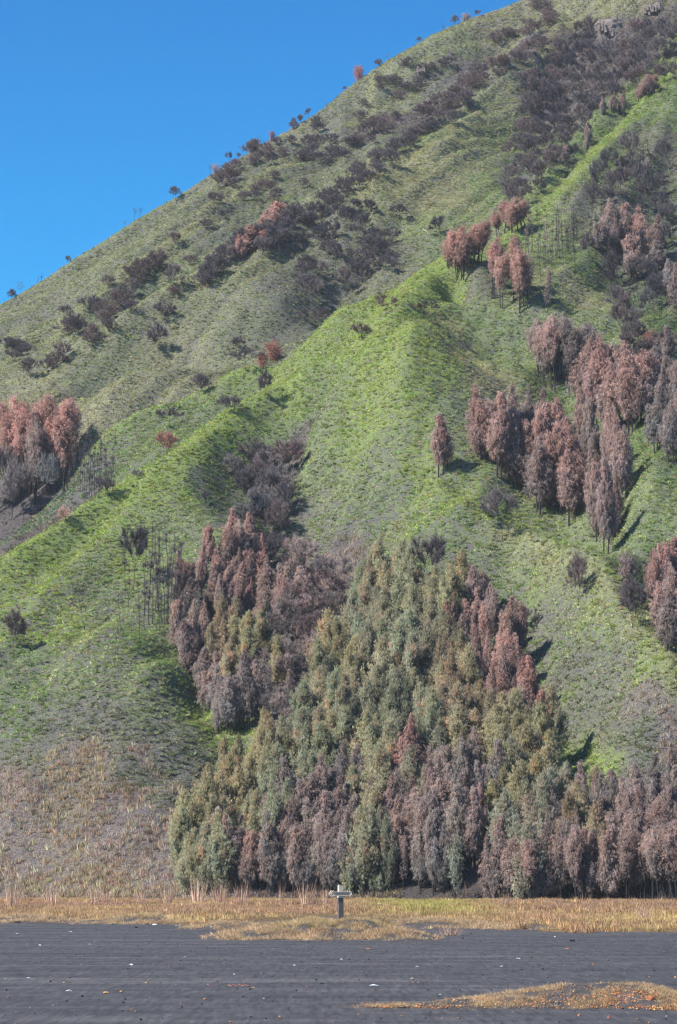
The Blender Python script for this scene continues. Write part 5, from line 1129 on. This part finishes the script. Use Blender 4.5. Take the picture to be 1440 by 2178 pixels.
for i, (px, py, h_, w_) in enumerate(RD_):
    x, y, z = flat_hit([px], [py + 4]); 
    if math.isnan(float(y[0])) or y[0] > 250: y = np.array([236.0]); x = (px - 720) / FPX * y; z = plain_z(x, y)
    x, y, z = float(x[0]), float(y[0]), float(z[0]); o = link('reed_clump', reedm[i % 3]); o.location = (x, y, z); o.rotation_euler = (0, 0, i * 1.3)
    s_ = h_ * y / FPX / 1.25; o.scale = (w_ * y / FPX / 1.5, s_, s_)
    side = 'at the left edge' if px < 60 else ('below the left slope' if px < 380 else ('in front of the wood' if px < 760 else 'on the right of the grass belt'))
    tag(o, 'tall pinkish dry reed clump ' + side, 'grass clump', 'tall dry reed clumps along the grass belt')
x, y, z = flat_hit([958], [1990]); o = link('dry_tussock', tusm); o.location = (float(x[0]), float(y[0]), float(z[0])); o.scale = (.9, .9, .95); tag(o, 'pale spiky dry tussock alone on the sand right of the signpost mound', 'grass tussock')

# ------------------------------------------------------------------ rock faces high on the slope
def outcrop(name, px, py, wpx, hpx, ncol, lab, orange=True, seed=3):
    x, y, z = hit([px], [py]); x, y, z = float(x[0]), float(y[0]), float(z[0]); k = y / FPX; W_, H_ = wpx * k, hpx * k; r = random.Random(seed)
    e = empty(name, (x, y, z)); tag(e, lab, 'rock outcrop')
    body = rock_mesh(seed, W_ * 1.2, W_ * .8, H_ * 1.25, 3, .9); bo = link('rock_body', body, m_rockg, e); bo.location = (0, W_ * .22, H_ * .36)
    for i in range(ncol):
        t = i / (ncol - 1); hh = H_ * (.60 + .22 * math.sin(t * 3.14)) * r.uniform(.85, 1.05); ww = W_ / ncol * r.uniform(.8, 2.2); hh *= r.uniform(.5, .9)
        mb = MB(); n_ = 6; V = []
        lv = [(0, 1.0), (.35, .95), (.7, .85), (1, .78)]
        for (f_, s_) in lv:
            for j in range(n_):
                a = 6.283 * j / n_ + i; V.append((math.cos(a) * ww * .55 * s_ * r.uniform(.85, 1.12), math.sin(a) * ww * .7 * s_, f_ * hh + r.uniform(-.12, .12)))
        Fc = [tuple((q * n_ + j, q * n_ + (j + 1) % n_, (q + 1) * n_ + (j + 1) % n_, (q + 1) * n_ + j)) for q in range(3) for j in range(n_)] + [tuple(range(3 * n_, 4 * n_))]
        mb.add(V, Fc); m = m_rocko if (orange and t > .72) else m_rockg
        c_ = link('rock_column', mb.mesh('rock_column'), m, e); c_.location = ((t - .5) * W_ * .92 + r.uniform(-.3, .3), -W_ * .16 * math.sin(t * 3.14) + r.uniform(-.7, .7), H_ * r.uniform(-.16, .30)); c_.rotation_euler = (R(-16) + r.uniform(-.12, .12), r.uniform(-.2, .2), 0)
m_rockg = simple('grey_columnar_rock', (.145, .12, .11), .95, .7, .6); m_rocko = simple('orange_stained_rock', (.34, .18, .115), .95, .5, .6)
outcrop('rock_outcrop', 1297, 80, 62, 50, 15, 'steep grey rock face of jointed columns with orange stained right side')
outcrop('rock_outcrop', 1392, 32, 42, 32, 9, 'smaller broken grey rock face at the top right', False, 5)
outcrop('rock_outcrop', 893, 165, 16, 34, 3, 'narrow pale landslip scar below the upper skyline', False, 8)
def log(px0, py0, px1, py1, rad_, lab):
    a = at_px(px0, py0); b_ = at_px(px1, py1)
    if math.isnan(a[1]) or math.isnan(b_[1]): return
    a = Vector(a) + Vector((0, 0, .5)); b_ = Vector(b_) + Vector((0, 0, .3))
    if (b_ - a).length > 14: b_ = a + (b_ - a).normalized() * 9
    mb = MB(); n_ = 6; p = a; r = random.Random(int(px0))
    for i in range(n_):
        q = a + (b_ - a) * ((i + 1) / n_) + Vector((r.uniform(-.12, .12), 0, r.uniform(-.1, .15))); mb.tube(p, q, rad_ * (1 - .1 * i), rad_ * (1 - .1 * (i + 1)), 6); p = q
    tag(link('fallen_log', mb.mesh('fallen_log'), m_log), lab, 'log')
log(648, 1362, 681, 1400, .06, 'bleached broken branch in the dark gully left of the olive wood')
log(900, 492, 915, 502, .12, 'white fallen log on the pale slope by the rounded dark tree')
log(178, 897, 186, 902, .10, 'short white log on the slope above the pole trees')

# ------------------------------------------------------------------ labels: where one member of a group can be told apart, say how
import collections
bpy.context.view_layer.update()
def pxof(o):
    x, y, z = o.location; b_ = z - CAM_H; fy = y * _cp + b_ * _sp; return 720 + FPX * x / fy, 1089 - FPX * (b_ * _cp - y * _sp) / fy
ORD = ['leftmost', 'second from left', 'third from left', 'fourth from left', 'fifth from left', 'sixth from left', 'seventh from left', 'eighth from left', 'ninth from left', 'tenth from left']
sets = collections.defaultdict(list)
for o in SC.objects:
    if o.get('category') and o.get('label'): sets[o['label']].append(o)
for lb, L in sets.items():
    if len(L) <= 10: continue
    Q = np.array([pxof(o) for o in L]); a0, a1 = Q.min(0), Q.max(0); tall_ = (a1[1] - a0[1]) > 90; wide_ = (a1[0] - a0[0]) > 110
    for o, q in zip(L, Q):
        u, v = (q - a0) / (a1 - a0 + 1e-6); v_ = ('upper' if v < .34 else ('middle' if v < .67 else 'lower')) if tall_ else ''; h_ = ('left' if u < .34 else ('centre' if u < .67 else 'right')) if wide_ else ''
        if v_ or h_: o['label'] = lb + ', ' + (v_ + ' ' + h_).strip()
sets = collections.defaultdict(list)
for o in SC.objects:
    if o.get('category') and o.get('label'): sets[o['label']].append(o)
for lb, L in sets.items():
    if len(L) < 2: continue
    P_ = {o.name: pxof(o) for o in L}; L.sort(key=lambda o: P_[o.name][0])
    def put(o, word):
        if o['label'] == lb: o['label'] = lb + ', ' + word
    if len(L) == 2: put(L[0], 'left one'); put(L[1], 'right one'); continue
    if len(L) <= 10:
        for i, o in enumerate(L): put(o, 'rightmost' if i == len(L) - 1 else ORD[i])
        continue
    put(L[0], 'leftmost'); put(L[-1], 'rightmost')
    put(max(L, key=lambda o: o.scale.z), 'tallest'); put(min(L, key=lambda o: o.scale.z), 'smallest')
    put(min(L, key=lambda o: P_[o.name][1]), 'highest'); put(max(L, key=lambda o: P_[o.name][1]), 'lowest')
    put(L[1], 'second from left'); put(L[2], 'third from left'); put(L[-2], 'second from right'); put(L[-3], 'third from right')
for o in SC.objects:
    if o.get('label') and len(o['label'].split()) > 16: print('LONG', o.name, o['label'])

# ------------------------------------------------------------------ thin air haze round the whole scene
hz = bpy.data.materials.new('haze'); hz.use_nodes = True; n = hz.node_tree; n.nodes.clear()
out = n.nodes.new('ShaderNodeOutputMaterial'); pv = n.nodes.new('ShaderNodeVolumePrincipled')
pv.inputs['Color'].default_value = (.86, .91, 1.0, 1); pv.inputs['Density'].default_value = 0.00008; pv.inputs['Anisotropy'].default_value = 0.0
n.links.new(pv.outputs[0], out.inputs['Volume'])
mb = MB(); mb.box(0, 0, 0, 1, 1, 1)
zb0, zb1 = float(ZZ.min()) - 1.5, float(ZZ.max()) + 25.0
hb = link('haze', mb.mesh('haze'), hz); hb.scale = (6600, 6600, zb1 - zb0); hb.location = (0, 1200, (zb0 + zb1) / 2)
tag(hb, 'thin bluish air haze over the hill', kind='stuff')
